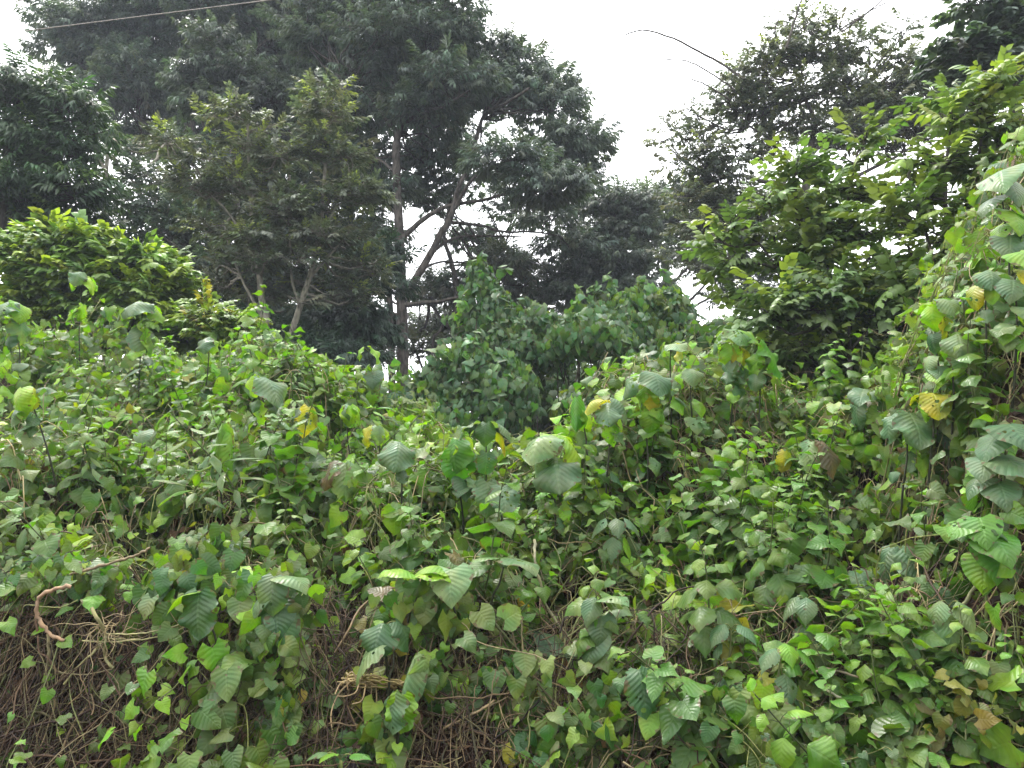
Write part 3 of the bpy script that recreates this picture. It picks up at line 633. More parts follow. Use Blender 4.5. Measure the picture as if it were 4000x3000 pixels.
# ------------------------------------------------------------------ vine-covered bushes in the middle
g2 = np.random.default_rng(8)
HEART_F = [leaf_tpl('heart', 5, 3, g2, el=.1, droop=.7 * g2.uniform(.4, 1.6), fold=.3, wave=.06) for _ in range(8)]
HEART_N = [leaf_tpl('heart', 9, 5, g2, el=.1, droop=.8 * g2.uniform(.3, 1.8), fold=.25 * g2.uniform(-.3, 1.6), wave=.13, quilt=.008, nv=6) for _ in range(12)] + \
          [leaf_tpl('broadheart', 9, 5, g2, el=.1, droop=.6 * g2.uniform(.3, 1.6), fold=.25 * g2.uniform(-.5, 1.4), wave=.08) for _ in range(6)]
TOOTH_N = [leaf_tpl('ovate', 13, 5, g2, el=.1, droop=1.0 * g2.uniform(.4, 1.6), fold=.35 * g2.uniform(.3, 1.6), wave=.07, quilt=.012, nv=7, serr=.06, widthf=g2.uniform(1.2, 1.5)) for _ in range(12)]
LANCE_N = [leaf_tpl('lance', 8, 3, g2, el=.15, droop=.8 * g2.uniform(.4, 1.6), fold=.4, wave=.04) for _ in range(6)]
WILT_N = [leaf_tpl('ovate', 8, 5, g2, el=-.2, droop=.6, fold=2.0 * g2.uniform(.6, 1.3), wave=.25, widthf=.9) for _ in range(6)]
BIG_N = [leaf_tpl('big', 22, 13, g2, el=.25, droop=1.5 * g2.uniform(.7, 1.25), fold=.35 * g2.uniform(.0, 1.9), wave=.14, quilt=.0065, nv=9, ragged=.07, widthf=g2.uniform(.85, 1.12)) for _ in range(14)]
BIG_FLAT = [leaf_tpl('big', 22, 13, g2, el=.1, droop=.7 * g2.uniform(.6, 1.25), fold=.2 * g2.uniform(0, 2), wave=.16, quilt=.006, nv=9, ragged=.11) for _ in range(8)]
BIG_RAG = [leaf_tpl('big', 22, 13, g2, el=.1, droop=1.1, fold=.3, wave=.12, quilt=.02, nv=9, ragged=.22, widthf=.85) for _ in range(4)]
BIG_ROLL = [leaf_tpl('big', 22, 9, g2, el=0, droop=.3, fold=1.6, wave=.05, quilt=.015, nv=9, widthf=.5) for _ in range(2)]

def drape(name, label, Y, clumps, lsize, lai, cols, group, depth=1.0, young=None):
    root = at(clumps[0][0], clumps[0][1] + clumps[0][3], Y); root[2] = min(root[2], 1.2)
    o = empty(name, root, label, "bush", group)
    lf, st = MB(), MB()
    E = []
    for c in clumps:
        y0 = Y + (c[4] if len(c) > 4 else 0); C = at(c[0], c[1], y0); E.append((C, np.array([c[2] * y0 / FPX, max(c[2], c[3]) * y0 / FPX * depth, c[3] * y0 / FPX])))
    for C, r in E:
        area = 4 * np.pi * ((r[0] * r[2]) ** 1.6 / 3 + (r[0] * r[1]) ** 1.6 / 3 + (r[1] * r[2]) ** 1.6 / 3) ** (1 / 1.6)
        n = int(area * lai / (.55 * lsize * lsize))
        d = nrm(R.normal(size=(n, 3))); bump = 1 + .30 * fbm(d * r + C, .55, 21) + .16 * fbm(d * r + C, 1.6, 22)
        rad = (bump + .05 - R.normal(.06, .17, n).clip(-.16, .6))[:, None]
        pos = C + d * r * rad
        keep = np.ones(n, bool)
        for C2, r2 in E:
            if C2 is C: continue
            keep &= (((pos - C2) / r2) ** 2).sum(-1) > .72
        pos, d = pos[keep], d[keep]; n = len(pos)
        if not n: continue
        nm = nrm(d / r + np.array([0, -.1, .35]) / r.mean() + R.normal(0, .42, (n, 3)) / r.mean())
        yd = np.array([0, 0, -1.0]) + R.normal(0, .45, (n, 3)); cc = mixcols(n, cols)
        if young is not None:
            yg = (d[:, 2] > .5) & (R.random(n) < .3); cc[yg] = young * R.uniform(.7, 1.2, yg.sum())[:, None]
        put(lf, HEART_F, pos, yd, nm, lsize * R.uniform(.55, 1.25, n), cc)
        for q in range(int(7 * area)):      # loose shoots standing off the mass
            a = nrm(R.normal(size=3) + (0, -.3, .5)); b0 = C + a * r * R.uniform(.75, 1.0); g_ = nrm(a * .7 + (0, 0, .5) + R.normal(0, .45, 3)); L_ = R.uniform(.25, .75)
            hang = q % 2; sp = smooth([b0, b0 + g_ * L_ * (.2 if hang else .5), b0 + g_ * L_ * (.28 if hang else .85) + (0, 0, -(1.0 if hang else .25) * L_)], 9); tube(st, sp, np.linspace(.006, .003, 9), (.12, .13, .05), 3)
            nn = 9; yy = np.array([0, 0, -.7]) + R.normal(0, .6, (nn, 3)); zz = np.array([0, -.35, .7]) + R.normal(0, .4, (nn, 3)); bc = mixcols(1, cols)[0]
            put(lf, HEART_F, sp + R.normal(0, .03, (nn, 3)), yy, zz, lsize * R.uniform(.6, 1.25, nn), bc * R.uniform(.8, 1.35, (nn, 1)))
        for q in range(int(8 * area)):
            a = nrm(R.normal(size=3)); b = nrm(a + R.normal(0, .6, 3))
            pts = np.array([C + nrm(a * (1 - t) + b * t) * r * R.uniform(.82, 1.0) for t in np.linspace(0, 1, 6)])
            tube(st, smooth(pts, 10), .006, (.12, .11, .06), 3)
        for q in range(2):
            f = C + np.array([R.normal(0, r[0] * .3), R.normal(0, r[1] * .3), 0]); b = f.copy(); b[2] = 1.1
            tube(st, smooth([b, (b + f) / 2 + R.normal(0, .25, 3), f], 8), .012, (.09, .08, .05), 5)
    lf.build("foliage", M_near, o, root); st.build("stems", M_stem, o, root)
    return o
VC = [(np.array([.062, .128, .044]), 5), (np.array([.084, .15, .044]), 3), (np.array([.14, .195, .10]), 2.6), (np.array([.12, .22, .035]), 1.3)]
GV = "vine-covered bushes in the clearing"
drape("vine_covered_stump", "tall narrow column wrapped in heart-leaved vines beside the thick trunk", 13, [(480, 275, 12, 14), (483, 300, 18, 22), (492, 325, 26, 22), (470, 330, 20, 16), (510, 318, 16, 14), (500, 350, 34, 25)], .15, 2.6, VC, GV, .8, young=FRESH * .7)
drape("vine_covered_bush", "low leafy vine-covered bush left of the dark hollow, below the vine column", 11.5, [(440, 385, 26, 26), (470, 375, 30, 30), (425, 400, 22, 20), (500, 395, 30, 35), (455, 420, 40, 30)], .15, 2.4, VC, GV)
drape("vine_covered_bush", "broad vine-covered bush in the middle arching over the dark hollow", 13, [(530, 332, 24, 20), (556, 334, 20, 14), (588, 338, 36, 14, -.7), (515, 370, 24, 30), (622, 332, 26, 18), (645, 360, 28, 28), (545, 352, 24, 14, -.4), (500, 300, 10, 10), (538, 316, 9, 9), (572, 322, 10, 7), (604, 318, 9, 10), (520, 345, 20, 20, -.5)], .15, 2.6, VC, GV, young=DUSTY)
drape("vine_covered_bush", "vine-covered bush with drooping yellowish tips on the crest right of the middle", 13.5, [(610, 312, 24, 16), (640, 308, 22, 18), (660, 318, 22, 26), (665, 345, 34, 26), (590, 318, 18, 12), (672, 300, 10, 12), (648, 294, 7, 9), (630, 300, 7, 8), (612, 300, 6, 8), (682, 318, 14, 16), (655, 306, 8, 8)], .16, 2.6, [(np.array([.06, .12, .04]), 4), (FRESH * .7, 1.5), (DUSTY * .8, 1)], GV, young=LIME * .7)
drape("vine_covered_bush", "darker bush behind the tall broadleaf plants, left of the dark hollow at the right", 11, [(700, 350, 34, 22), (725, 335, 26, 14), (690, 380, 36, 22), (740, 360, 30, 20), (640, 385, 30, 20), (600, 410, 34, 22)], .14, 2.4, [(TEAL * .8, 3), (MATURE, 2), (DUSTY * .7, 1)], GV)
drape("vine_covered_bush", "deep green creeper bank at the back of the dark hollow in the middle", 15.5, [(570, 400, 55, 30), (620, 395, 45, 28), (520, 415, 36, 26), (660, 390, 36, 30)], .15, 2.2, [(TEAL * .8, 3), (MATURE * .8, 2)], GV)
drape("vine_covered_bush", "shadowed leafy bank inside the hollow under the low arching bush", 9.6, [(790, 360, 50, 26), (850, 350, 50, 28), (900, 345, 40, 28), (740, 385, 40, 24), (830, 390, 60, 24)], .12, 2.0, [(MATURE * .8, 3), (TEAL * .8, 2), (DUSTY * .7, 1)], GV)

# ------------------------------------------------------------------ undergrowth (nobody could count it)
_pk = [(225, 478, 34, .40), (180, 545, 40, .25), (640, 500, 20, .22), (960, 520, 22, .2), (820, 540, 26, .2), (530, 610, 24, .2), (100, 450, 24, .25), (330, 470, 20, .25), (700, 640, 26, .18), (140, 520, 24, .25), (330, 560, 26, .32), (300, 500, 18, .2), (350, 610, 30, .25), (560, 640, 26, .18), (850, 600, 30, .2), (790, 640, 24, .16), (700, 560, 18, .18), (880, 470, 24, .25), (760, 470, 26, .25), (470, 560, 22, .2), (60, 505, 20, .2), (400, 520, 20, .22), (900, 560, 20, .18)]
POCKETS = [(a, hit(a, b_), c * 1.25, d * 1.35) for a, b_, c, d in _pk]; DENTS.extend(POCKETS)
def pxof(x, y): return x / y * FPX + 512
def leafmask(x, y):
    px = pxof(x, y)
    lip = np.interp(px, [-200, 170, 215, 245, 305, 335, 420, 540, 600, 680, 1100], [4.32, 4.30, 4.2, 3.8, 3.8, 4.12, 4.05, 4.0, 3.75, 3.5, 3.2])
    m = np.where(y < lip, .20, 1.0)
    m = np.where((y < lip) & (px > 330), .45, m)
    f = fbm(np.stack([x, y], -1), .75, 31); m = m * (1 - .88 * gaps(np.stack([x, y], -1)))
    for (ppx, py_, rpx, ry_) in POCKETS: m = m * (1 - .97 * np.exp(-(((px - ppx) / rpx) ** 2 + ((y - py_) / ry_) ** 2) ** 2))
    return m * np.clip(1.1 - 1.5 * np.clip(f - .15, 0, 1), .12, 1)

def scatter(mb, n, ymin, ymax, tpls, smin, smax, cols, mat=0, shell=.16, azr=.74, down=1.0, pet=None, lift=.0, mask=True, jit=.5, hump=.05):
    y = np.sqrt(R.uniform(ymin ** 2, ymax ** 2, n)); x = R.uniform(-azr, azr, n) * y
    nm = Vn(x, y)
    keep = R.random(n) < np.clip(.5 / np.maximum(nm[:, 2], .2), 0, 1.5) * (leafmask(x, y) if mask else 1)
    x, y, nm = x[keep], y[keep], nm[keep]; n = len(x)
    dpt = R.exponential(shell, n) - hump - lift
    pos = np.stack([x, y, Vz(x, y)], -1) - nm * dpt[:, None]
    z = nrm(nm * .5 + np.array([0, -.12, .5]) + R.normal(0, jit, (n, 3)))
    yd = np.array([0, -.25, -down]) + nm * .35 + R.normal(0, .55, (n, 3))
    put(mb, tpls, pos, yd, z, R.uniform(smin, smax, n), mixcols(n, cols), mat)
    if pet is not None:
        Y_ = nrm(yd)
        for i in np.nonzero(R.random(n) < .45)[0]:
            b = pos[i] - Y_[i] * .03 - np.array([0, 0, R.uniform(.05, .12)]) - nm[i] * .03
            tube(pet, np.array([b, (b + pos[i]) / 2 + R.normal(0, .008, 3), pos[i]]), .0022, (.16, .19, .06), 3)
    return n

CR = [(MATURE, 2.6), (TEAL, 1.6), (DUSTY, 3.0), (FRESH, 2.2), (LIME, 1.0), (YELLOW * .8, .10), (BROWN * 1.4, .10)]
CRL = [(DUSTY, 2.5), (MATURE, 3), (FRESH, 1.2), (LIME * .7, .4), (BROWN, .06), (YELLOW * .7, .05)]
CRB = [(FRESH, 3.6), (MATURE, 2.0), (LIME, 1.2), (DUSTY, 1.8), (TEAL, .7), (YELLOW * .9, .07)]
def curtain(mb, n, spots, tpls, s0, s1, cols):
    pos = []
    for (cx, cy, rx, ry, Y) in spots:
        for q in range(n):
            a, r = R.uniform(0, 6.28), math.sqrt(R.random()); px, row = cx + rx * r * math.cos(a), cy + ry * r * math.sin(a)
            pos.append(at(px, row, min(Y, hit(px, row)) - abs(R.normal(0, .10)) + .05))
    pos = np.array(pos); m = len(pos)
    put(mb, tpls, pos, np.array([0, -.25, -1.]) + R.normal(0, .35, (m, 3)), np.array([0, -.8, .55]) + R.normal(0, .45, (m, 3)), R.uniform(s0, s1, m), mixcols(m, cols))
st = MB()
STC = [np.array([.20, .22, .07]), np.array([.28, .23, .13]), np.array([.14, .16, .06]), np.array([.22, .15, .09])]

def strand(mb, tpls, x, y, nl, step, size, cols, rise=0.0):
    """A creeper shoot: a winding stem with leaves on petioles left and right of it."""
    head = R.uniform(0, 6.28); P = []; off = R.uniform(-.17, .08)
    for i in range(nl + 1):
        P.append((x, y, off)); head += R.normal(0, .35); x += math.cos(head) * step; y = max(y + math.sin(head) * step, 3.6); off = off - .012 * rise + R.normal(0, .02)
    P = np.array(P); z = Vz(P[:, 0], P[:, 1]); n = Vn(P[:, 0], P[:, 1])
    pts = np.stack([P[:, 0], P[:, 1], z], -1) - n * P[:, 2:3]
    c = STC[R.integers(3)] * R.uniform(.7, 1.1)
    tube(st, smooth(pts, 2 * nl + 1), np.linspace(.0042, .002, 2 * nl + 1), c, 4)
    T = nrm(np.gradient(pts, axis=0)); side = np.cross(T, n) * np.where(np.arange(nl + 1) % 2, 1, -1)[:, None]
    pl = R.uniform(.04, .11, nl + 1)[:, None]
    tip = pts + (side * .7 + n * .8 + R.normal(0, .25, (nl + 1, 3))) * pl
    for a, b in zip(pts, tip): tube(st, np.array([a, (a + b) / 2 + R.normal(0, .006, 3), b]), .0018, c * 1.1, 3)
    yd = side * .7 + T * .3 + np.array([0, -.3, -.75]) + R.normal(0, .5, (nl + 1, 3))
    zd = n * .8 + np.array([0, -.15, .4]) + R.normal(0, .5, (nl + 1, 3))
    base = mixcols(1, cols)[0]
    cc = base * R.uniform(.75, 1.25, (nl + 1, 1)) * .75 + mixcols(nl + 1, cols) * .25
    put(mb, tpls, tip, yd, zd, size * R.uniform(.65, 1.2, nl + 1) * np.linspace(1.1, .6, nl + 1), cc)

def strands(mb, n, ymin, ymax, tpls, s0, s1, cols):
    y = np.sqrt(R.uniform(ymin ** 2, ymax ** 2, n)); x = R.uniform(-.72, .72, n) * y; k = leafmask(x, y) > R.uniform(.2, 1, n)
    for a, b in zip(x[k], y[k]): strand(mb, tpls, a, b, R.integers(6, 14), R.uniform(.05, .085), R.uniform(s0, s1), cols)

mb = MB(); scatter(mb, 7500, 3.4, 6.0, HEART_N, .05, .135, CRL, shell=.24); strands(mb, 1700, 3.5, 6.2, HEART_N, .055, .15, CR)
curtain(mb, 95, [(275, 600, 45, 45, 4.1), (265, 660, 30, 45, 4.0), (285, 715, 22, 28, 3.95), (480, 680, 70, 40, 4.05), (640, 715, 70, 45, 3.9), (420, 610, 50, 30, 4.2), (560, 740, 50, 25, 3.9), (750, 720, 60, 40, 3.8), (930, 470, 45, 55, 9), (960, 560, 50, 50, 9), (915, 400, 40, 40, 9), (1000, 470, 35, 60, 9), (985, 320, 35, 60, 9), (960, 660, 60, 50, 9), (870, 520, 45, 40, 9), (370, 740, 40, 20, 3.9), (190, 585, 50, 28, 4.2), (60, 575, 60, 22, 4.25), (215, 545, 40, 20, 4.4)], HEART_N + TOOTH_N[:4], .05, .115, [(DUSTY, 4), (MATURE, 2), (TEAL * 1.2, 2), (FRESH, 1), (YELLOW * .8, .1)])
tag(mb.build("creeper_foliage", M_near), "tangle of heart-shaped creeper leaves covering the near bank", "undergrowth", kind="stuff")
mb = MB(); scatter(mb, 24000, 6.0, 11.0, HEART_F, .06, .15, CRL, shell=.22); strands(mb, 1700, 6.0, 10.2, HEART_N, .075, .155, CRB)
tag(mb.build("creeper_foliage", M_near), "bright creeper leaves covering the slope up to its crest", "undergrowth", kind="stuff")
mb = MB(); scatter(mb, 6000, 3.4, 7.0, TOOTH_N, .06, .13, CR, pet=st); scatter(mb, 6000, 7.0, 11.0, TOOTH_N, .07, .14, CRB, hump=.12)
tag(mb.build("toothed_foliage", M_near), "pointed toothed leaves mixed all through the undergrowth", "undergrowth", kind="stuff")
mb = MB(); scatter(mb, 4200, 3.5, 9.0, HEART_N, .07, .17, CRL, shell=.15)
tag(mb.build("chewed_foliage", M_hole), "insect-eaten leaves scattered through the undergrowth", "undergrowth", kind="stuff")
mb = MB(); scatter(mb, 1100, 3.5, 10.0, LANCE_N, .10, .22, CRL, down=.2, hump=.1); scatter(mb, 4200, 3.5, 8.0, WILT_N, .05, .12, [(DUSTY, 2), (np.array([.17, .16, .07]), 3), (BROWN, 1)], shell=.12, hump=.1, down=2)
tag(mb.build("narrow_foliage", M_near), "narrow and wilted leaves hanging in the undergrowth", "undergrowth", kind="stuff")
mb = MB(); scatter(mb, 9000, 3.4, 7.0, HEART_F, .05, .12, [(BROWN * .6, 2), (np.array([.09, .06, .035]), 2), (np.array([.04, .025, .016]), 3)], shell=.1, lift=-.38, mask=False); scatter(mb, 5200, 3.5, 4.5, WILT_N + HEART_F, .04, .11, [(BROWN * .5, 2), (np.array([.08, .055, .035]), 2), (np.array([.035, .022, .015]), 4)], shell=.05, lift=-.05, mask=False)
tag(mb.build("leaf_litter", M_dry), "dead brown leaves lying under the creepers and on the bank", "leaf litter", kind="stuff")

# vine stems running through it
def wander(x, y, off, n, step, head, turn, sag=0.0):
    pts = []
    for i in range(n):
        z = float(Vz(np.array([x]), np.array([y]))[0]) - off + sag * math.sin(i * .9)
        pts.append((x, y, z)); head += R.normal(0, turn); x += math.cos(head) * step; y += math.sin(head) * step
        y = max(y, 3.55); off += R.normal(0, .03)
    return np.array(pts)
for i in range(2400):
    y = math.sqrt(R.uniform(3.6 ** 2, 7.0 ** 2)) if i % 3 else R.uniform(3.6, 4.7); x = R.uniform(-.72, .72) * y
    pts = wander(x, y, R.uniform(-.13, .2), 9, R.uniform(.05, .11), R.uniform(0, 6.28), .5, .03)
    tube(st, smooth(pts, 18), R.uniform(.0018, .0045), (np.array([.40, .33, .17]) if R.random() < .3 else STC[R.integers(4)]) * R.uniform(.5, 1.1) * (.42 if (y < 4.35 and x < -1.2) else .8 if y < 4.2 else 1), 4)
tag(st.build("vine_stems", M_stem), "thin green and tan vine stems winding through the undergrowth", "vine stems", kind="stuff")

# dead tangle on the cut bank
dt = MB()
def bankz(x, y): return float(Vz0(np.array([x]), np.array([y]))[0])
for i in range(1500):
    u = R.random()
    if u < .62: x = R.uniform(-2.9, -.75)
    elif u < .93: x = R.uniform(-.9, .7)
    else: x = R.uniform(.6, 2.4)
    y = R.uniform(3.55, 4.3)
    L = R.uniform(.2, 1.0); n = 10; a = [R.normal(.5, .5), R.normal(1.9, .7), R.uniform(0, 6.28)][R.integers(3)]
    kind = R.random(); pts = []
    off = R.uniform(-.05, .10); wob = R.uniform(.1, .7) if kind < .7 else .04
    for k in range(n):
        pts.append((x, y - .05 - off * .6, bankz(x, y) + off)); a += R.normal(0, wob); x += math.cos(a) * L / n; y = min(max(y + math.sin(a) * L / n * .8, 3.5), 4.4); off += R.normal(0, .015)
    c = [np.array([.16, .10, .06]), np.array([.26, .19, .105]), np.array([.09, .052, .034]), np.array([.20, .18, .085]), np.array([.06, .035, .024])][R.integers(5)] * R.uniform(.14, .85)
    tube(dt, smooth(pts, 16), np.linspace(1, .6, 16) * R.choice([.0018, .0026, .004, .0065], p=[.56, .30, .10, .04]), c, 5)
for i in range(170):   # stems hanging down from the lip
    x = R.uniform(-2.9, 1.6); y0 = R.uniform(4.1, 4.45); z0 = bankz(x, y0) + R.uniform(-.05, .1); L = R.uniform(.15, .65)
    P = [(x, y0, z0)]; b = R.normal(0, .04)
    for k in range(1, 6): P.append((x + R.normal(0, .02) + b * k, y0 - .12 - .1 * k * L * .9 - abs(R.normal(0, .02)), z0 - L * k / 5))
    c = [np.array([.24, .19, .10]), np.array([.17, .11, .065]), np.array([.22, .24, .09])][R.integers(3)] * R.uniform(.3, .85)
    tube(dt, smooth(P, 14), R.uniform(.0018, .0038), c, 4)
tag(dt.build("dead_stems", M_stem), "tangle of dead brown stems and roots over the red earth bank", "dead stems", kind="stuff")

# ------------------------------------------------------------------ single herbs standing in the undergrowth
def herb_proto(name, kind, h, seed):
    g = np.random.default_rng(seed); root = bpy.data.objects.new(name, None); COL.objects.link(root)
    lean = g.normal(0, .16, 2); P = np.array([(lean[0] * t * t * h, lean[1] * t * t * h, h * t) for t in np.linspace(0, 1, 8)]) + g.normal(0, .006, (8, 3))
    sm, lf = MB(), MB(); col = np.array([.10, .13, .05]) * g.uniform(.6, 1.2)
    tube(sm, smooth(P, 14), np.linspace(.0055, .0025, 14), col, 5)
    nn = g.integers(11, 17); pos = []; yd = []; zd = []; sc = []; cc = []
    pal = {'ovate': (np.array([.075, .128, .024]), np.array([.145, .215, .024])), 'heart': (np.array([.060, .115, .024]), np.array([.115, .22, .016])), 'lance': (np.array([.09, .145, .036]), np.array([.13, .20, .03])), 'fresh': (np.array([.080, .16, .022]), np.array([.16, .29, .016]))}[kind]
    tp = {'ovate': TOOTH_N, 'heart': HEART_N, 'lance': LANCE_N, 'fresh': TOOTH_N}[kind]
    for i in range(nn):
        t = .25 + .75 * (i + .5) / nn; p = np.array([np.interp(t, np.linspace(0, 1, 8), P[:, k]) for k in range(3)]); a0 = i * 1.57 + g.normal(0, .3)
        for q in range(2 if kind != 'heart' else 1):
            a = a0 + q * math.pi + g.normal(0, .2); d = np.array([math.sin(a), -math.cos(a), 0])
            tip = p + d * g.uniform(.03, .06) * (1.2 - t * .5) + np.array([0, 0, .02])
            tube(sm, np.array([p, (p + tip) / 2 + (0, 0, .006), tip]), .0016, col * 1.2, 3)
            s_ = (.076 + .062 * math.sin(min(t * 1.15, 1) * 2.6)) * g.uniform(.75, 1.2) * (1.45 if kind == 'lance' else 1) * (1 - .45 * max(0, t - .7) / .3)
            pos.append(tip); yd.append(d + np.array([0, 0, -.75 + .75 * t]) + g.normal(0, .15, 3)); zd.append(np.array([0, 0, 1.]) + d * .5 + g.normal(0, .15, 3)); sc.append(s_)
            cc.append((pal[0] * (1 - t * t) + pal[1] * t * t) * g.uniform(.8, 1.2))
    put(lf, tp, np.array(pos), np.array(yd), np.array(zd), np.array(sc), np.array(cc))
    sm.build("stem", M_stem, root); lf.build("foliage", M_near, root)
    return root
def copy_tree(o):
    c = o.copy(); COL.objects.link(c)
    for ch in list(o.children):
        d = ch.copy(); COL.objects.link(d); d.parent = c
    return c
ZONES = [  # px, row box, count, kinds, label, group
    ((570, 800), (490, 600), 34, ('ovate', 'heart', 'fresh', 'heart'), "toothed-leaf herb crowded among its like on the slope right of the middle", "herbs on the slope right of the middle"),
    ((690, 1000), (560, 760), 52, ('ovate', 'ovate', 'heart', 'heart', 'fresh'), "quilted-leaf herb crowded among its like at the lower right", "herbs at the lower right"),
    ((780, 1000), (400, 560), 30, ('heart', 'heart', 'ovate', 'fresh'), "leafy herb crowded among its like on the right-hand slope", "herbs on the right-hand slope"),
    ((380, 560), (490, 620), 24, ('ovate', 'heart', 'heart', 'fresh'), "leafy herb crowded among its like in the middle of the slope", "herbs in the middle of the slope"),
    ((20, 380), (360, 470), 40, ('fresh', 'heart', 'heart', 'lance', 'ovate'), "bright herb crowded among its like high on the left slope", "herbs high on the left slope"),
    ((10, 330), (470, 590), 30, ('lance', 'ovate', 'heart', 'heart'), "leafy herb crowded among its like above the earth bank at the left", "herbs above the earth bank"),
    ((600, 740), (660, 765), 12, ('ovate', 'heart'), "small fresh herb rooted low on the bank right of the middle", "herbs low on the bank"),
]
PROTO = {k: [None, None, None, None] for k in ('ovate', 'heart', 'lance', 'fresh')}
NAMES = {'ovate': 'toothed_leaf_herb', 'heart': 'heart_leaf_herb', 'lance': 'narrow_leaf_herb', 'fresh': 'toothed_leaf_herb'}
seed = 100
for (xa, xb), (ra, rb), cnt, kinds, lab, grp in ZONES:
    for i in range(cnt):
        k = kinds[R.integers(len(kinds))]; v = R.integers(4); seed += 1
        if PROTO[k][v] is None: PROTO[k][v] = o = herb_proto(NAMES[k], k, .80, seed)
        else: o = copy_tree(PROTO[k][v])
        for tries in range(12):
            px, row = R.uniform(xa, xb), R.uniform(ra, rb); Y = hit(px, row); p = at(px, row, Y)
            if float(leafmask(np.array([p[0]]), np.array([p[1]]))[0]) > R.uniform(.25, .8): break
        p[2] = float(Vz(np.array([p[0]]), np.array([p[1]]))[0]) - R.uniform(.22, .48)
        o.location = p; o.rotation_euler = (R.normal(.15, .28), R.normal(0, .3), R.uniform(0, 6.28)); s_ = R.uniform(.6, 1.25); o.scale = (s_, s_, s_)
        tag(o, lab, "herb", grp)

# ------------------------------------------------------------------ tall broad-leaved plants, each by itself
BC = {'G': np.array([.110, .165, .068]), 'F': FRESH, 'L': LIME, 'Y': YELLOW, 'D': np.array([.058, .118, .040]), 'P': np.array([.175, .235, .085]), 'B': np.array([.15, .10, .05]), 'V': np.array([.085, .21, .018])}
BT = {'b': BIG_N, 'f': BIG_FLAT, 'r': BIG_RAG, 'o': BIG_ROLL, 'h': None, 'l': None, 't': None}
BT['h'] = [leaf_tpl('broadheart', 18, 11, g2, el=.15, droop=.8 * g2.uniform(.6, 1.4), fold=.2, wave=.03) for _ in range(4)]
BT['l'] = [leaf_tpl('lance', 16, 7, g2, el=.2, droop=.9 * g2.uniform(.5, 1.4), fold=.35, wave=.04, widthf=1.2) for _ in range(4)]
BT['t'] = [leaf_tpl('ovate', 23, 9, g2, el=.1, droop=1.1 * g2.uniform(.7, 1.3), fold=.3, wave=.03, quilt=.022, nv=8, serr=.05, widthf=1.15) for _ in range(4)]
LEAFLAB = {'Y': "yellowed leaf", 'L': "yellow-green leaf", 'B': "withered brown leaf", 'P': "pale leaf"}
def plant(ax, ay, bx, by, leaves, label, name="broad_leaved_plant", group="tall broad-leaved plants", stemc=(.035, .04, .022), sr=.006, dY=0.0, holes=False, cat="plant"):
    ax, ay, bx, by = ax * K, ay * K, bx * K, by * K
    Y = hit(bx, by) + dY - .22; A = at(ax, ay, Y); B = at(bx, by, Y); down = B - A
    B2 = B + np.array([0, .08, -.45]); B2[0] += down[0] * .5
    o = empty(name, B2, label, cat, group)
    pts = smooth([B2, B, A * .5 + B * .5 + R.normal(0, .012, 3), A], 20)
    mb = MB(); tube(mb, pts, np.linspace(sr * 1.4, sr * .6, 20), stemc, 6); mb.build("stem", M_stem, o, B2)
    leaves = list(leaves)
    if name == "broad_leaved_plant" and np.linalg.norm(down) > .35:
        for q in range(R.integers(2, 5)): leaves.append((R.uniform(.3, .95), R.uniform(-120, 120), R.uniform(-55, -5), R.uniform(.11, .19), 'GFDP'[R.integers(4)], 'bfh'[R.integers(3)]))
    for (f, az, el, ln, ck, tk) in leaves:
        p = A * (1 - f) + B * f; a = math.radians(az); e = math.radians(max(el - (22 if tk in 'brf' and abs(az) < 120 else 0), -80)); d = np.array([math.sin(a), -math.cos(a), 0])
        tip = p + d * R.uniform(.035, .07) + np.array([0, 0, .03])
        lm = MB(); c = BC[ck] * R.uniform(.88, 1.12)
        tube(lm, smooth([p, (p + tip) / 2 + (0, 0, .012), tip], 5), .0028, np.array([.14, .17, .05]), 4, 1)
        tp = BT[tk]; yd = d * math.cos(e) + np.array([R.normal(0, .12), 0, math.sin(e)]); zd = np.array([0, 0, math.cos(e)]) - d * math.sin(e) + R.normal(0, .12, 3)
        put(lm, tp, tip[None], yd[None], zd[None], np.array([ln * (.80 if tk in 'brfo' else .88) * (1.3 if Y > 7.3 else 1.0)]), c[None])
        lo = lm.build("leaf", [M_bigh if (tk == 'r' or R.random() < .35) else M_big, M_stem], o, B2)
        if ck in LEAFLAB: lo["label"] = LEAFLAB[ck]
    return o
b = 'b'
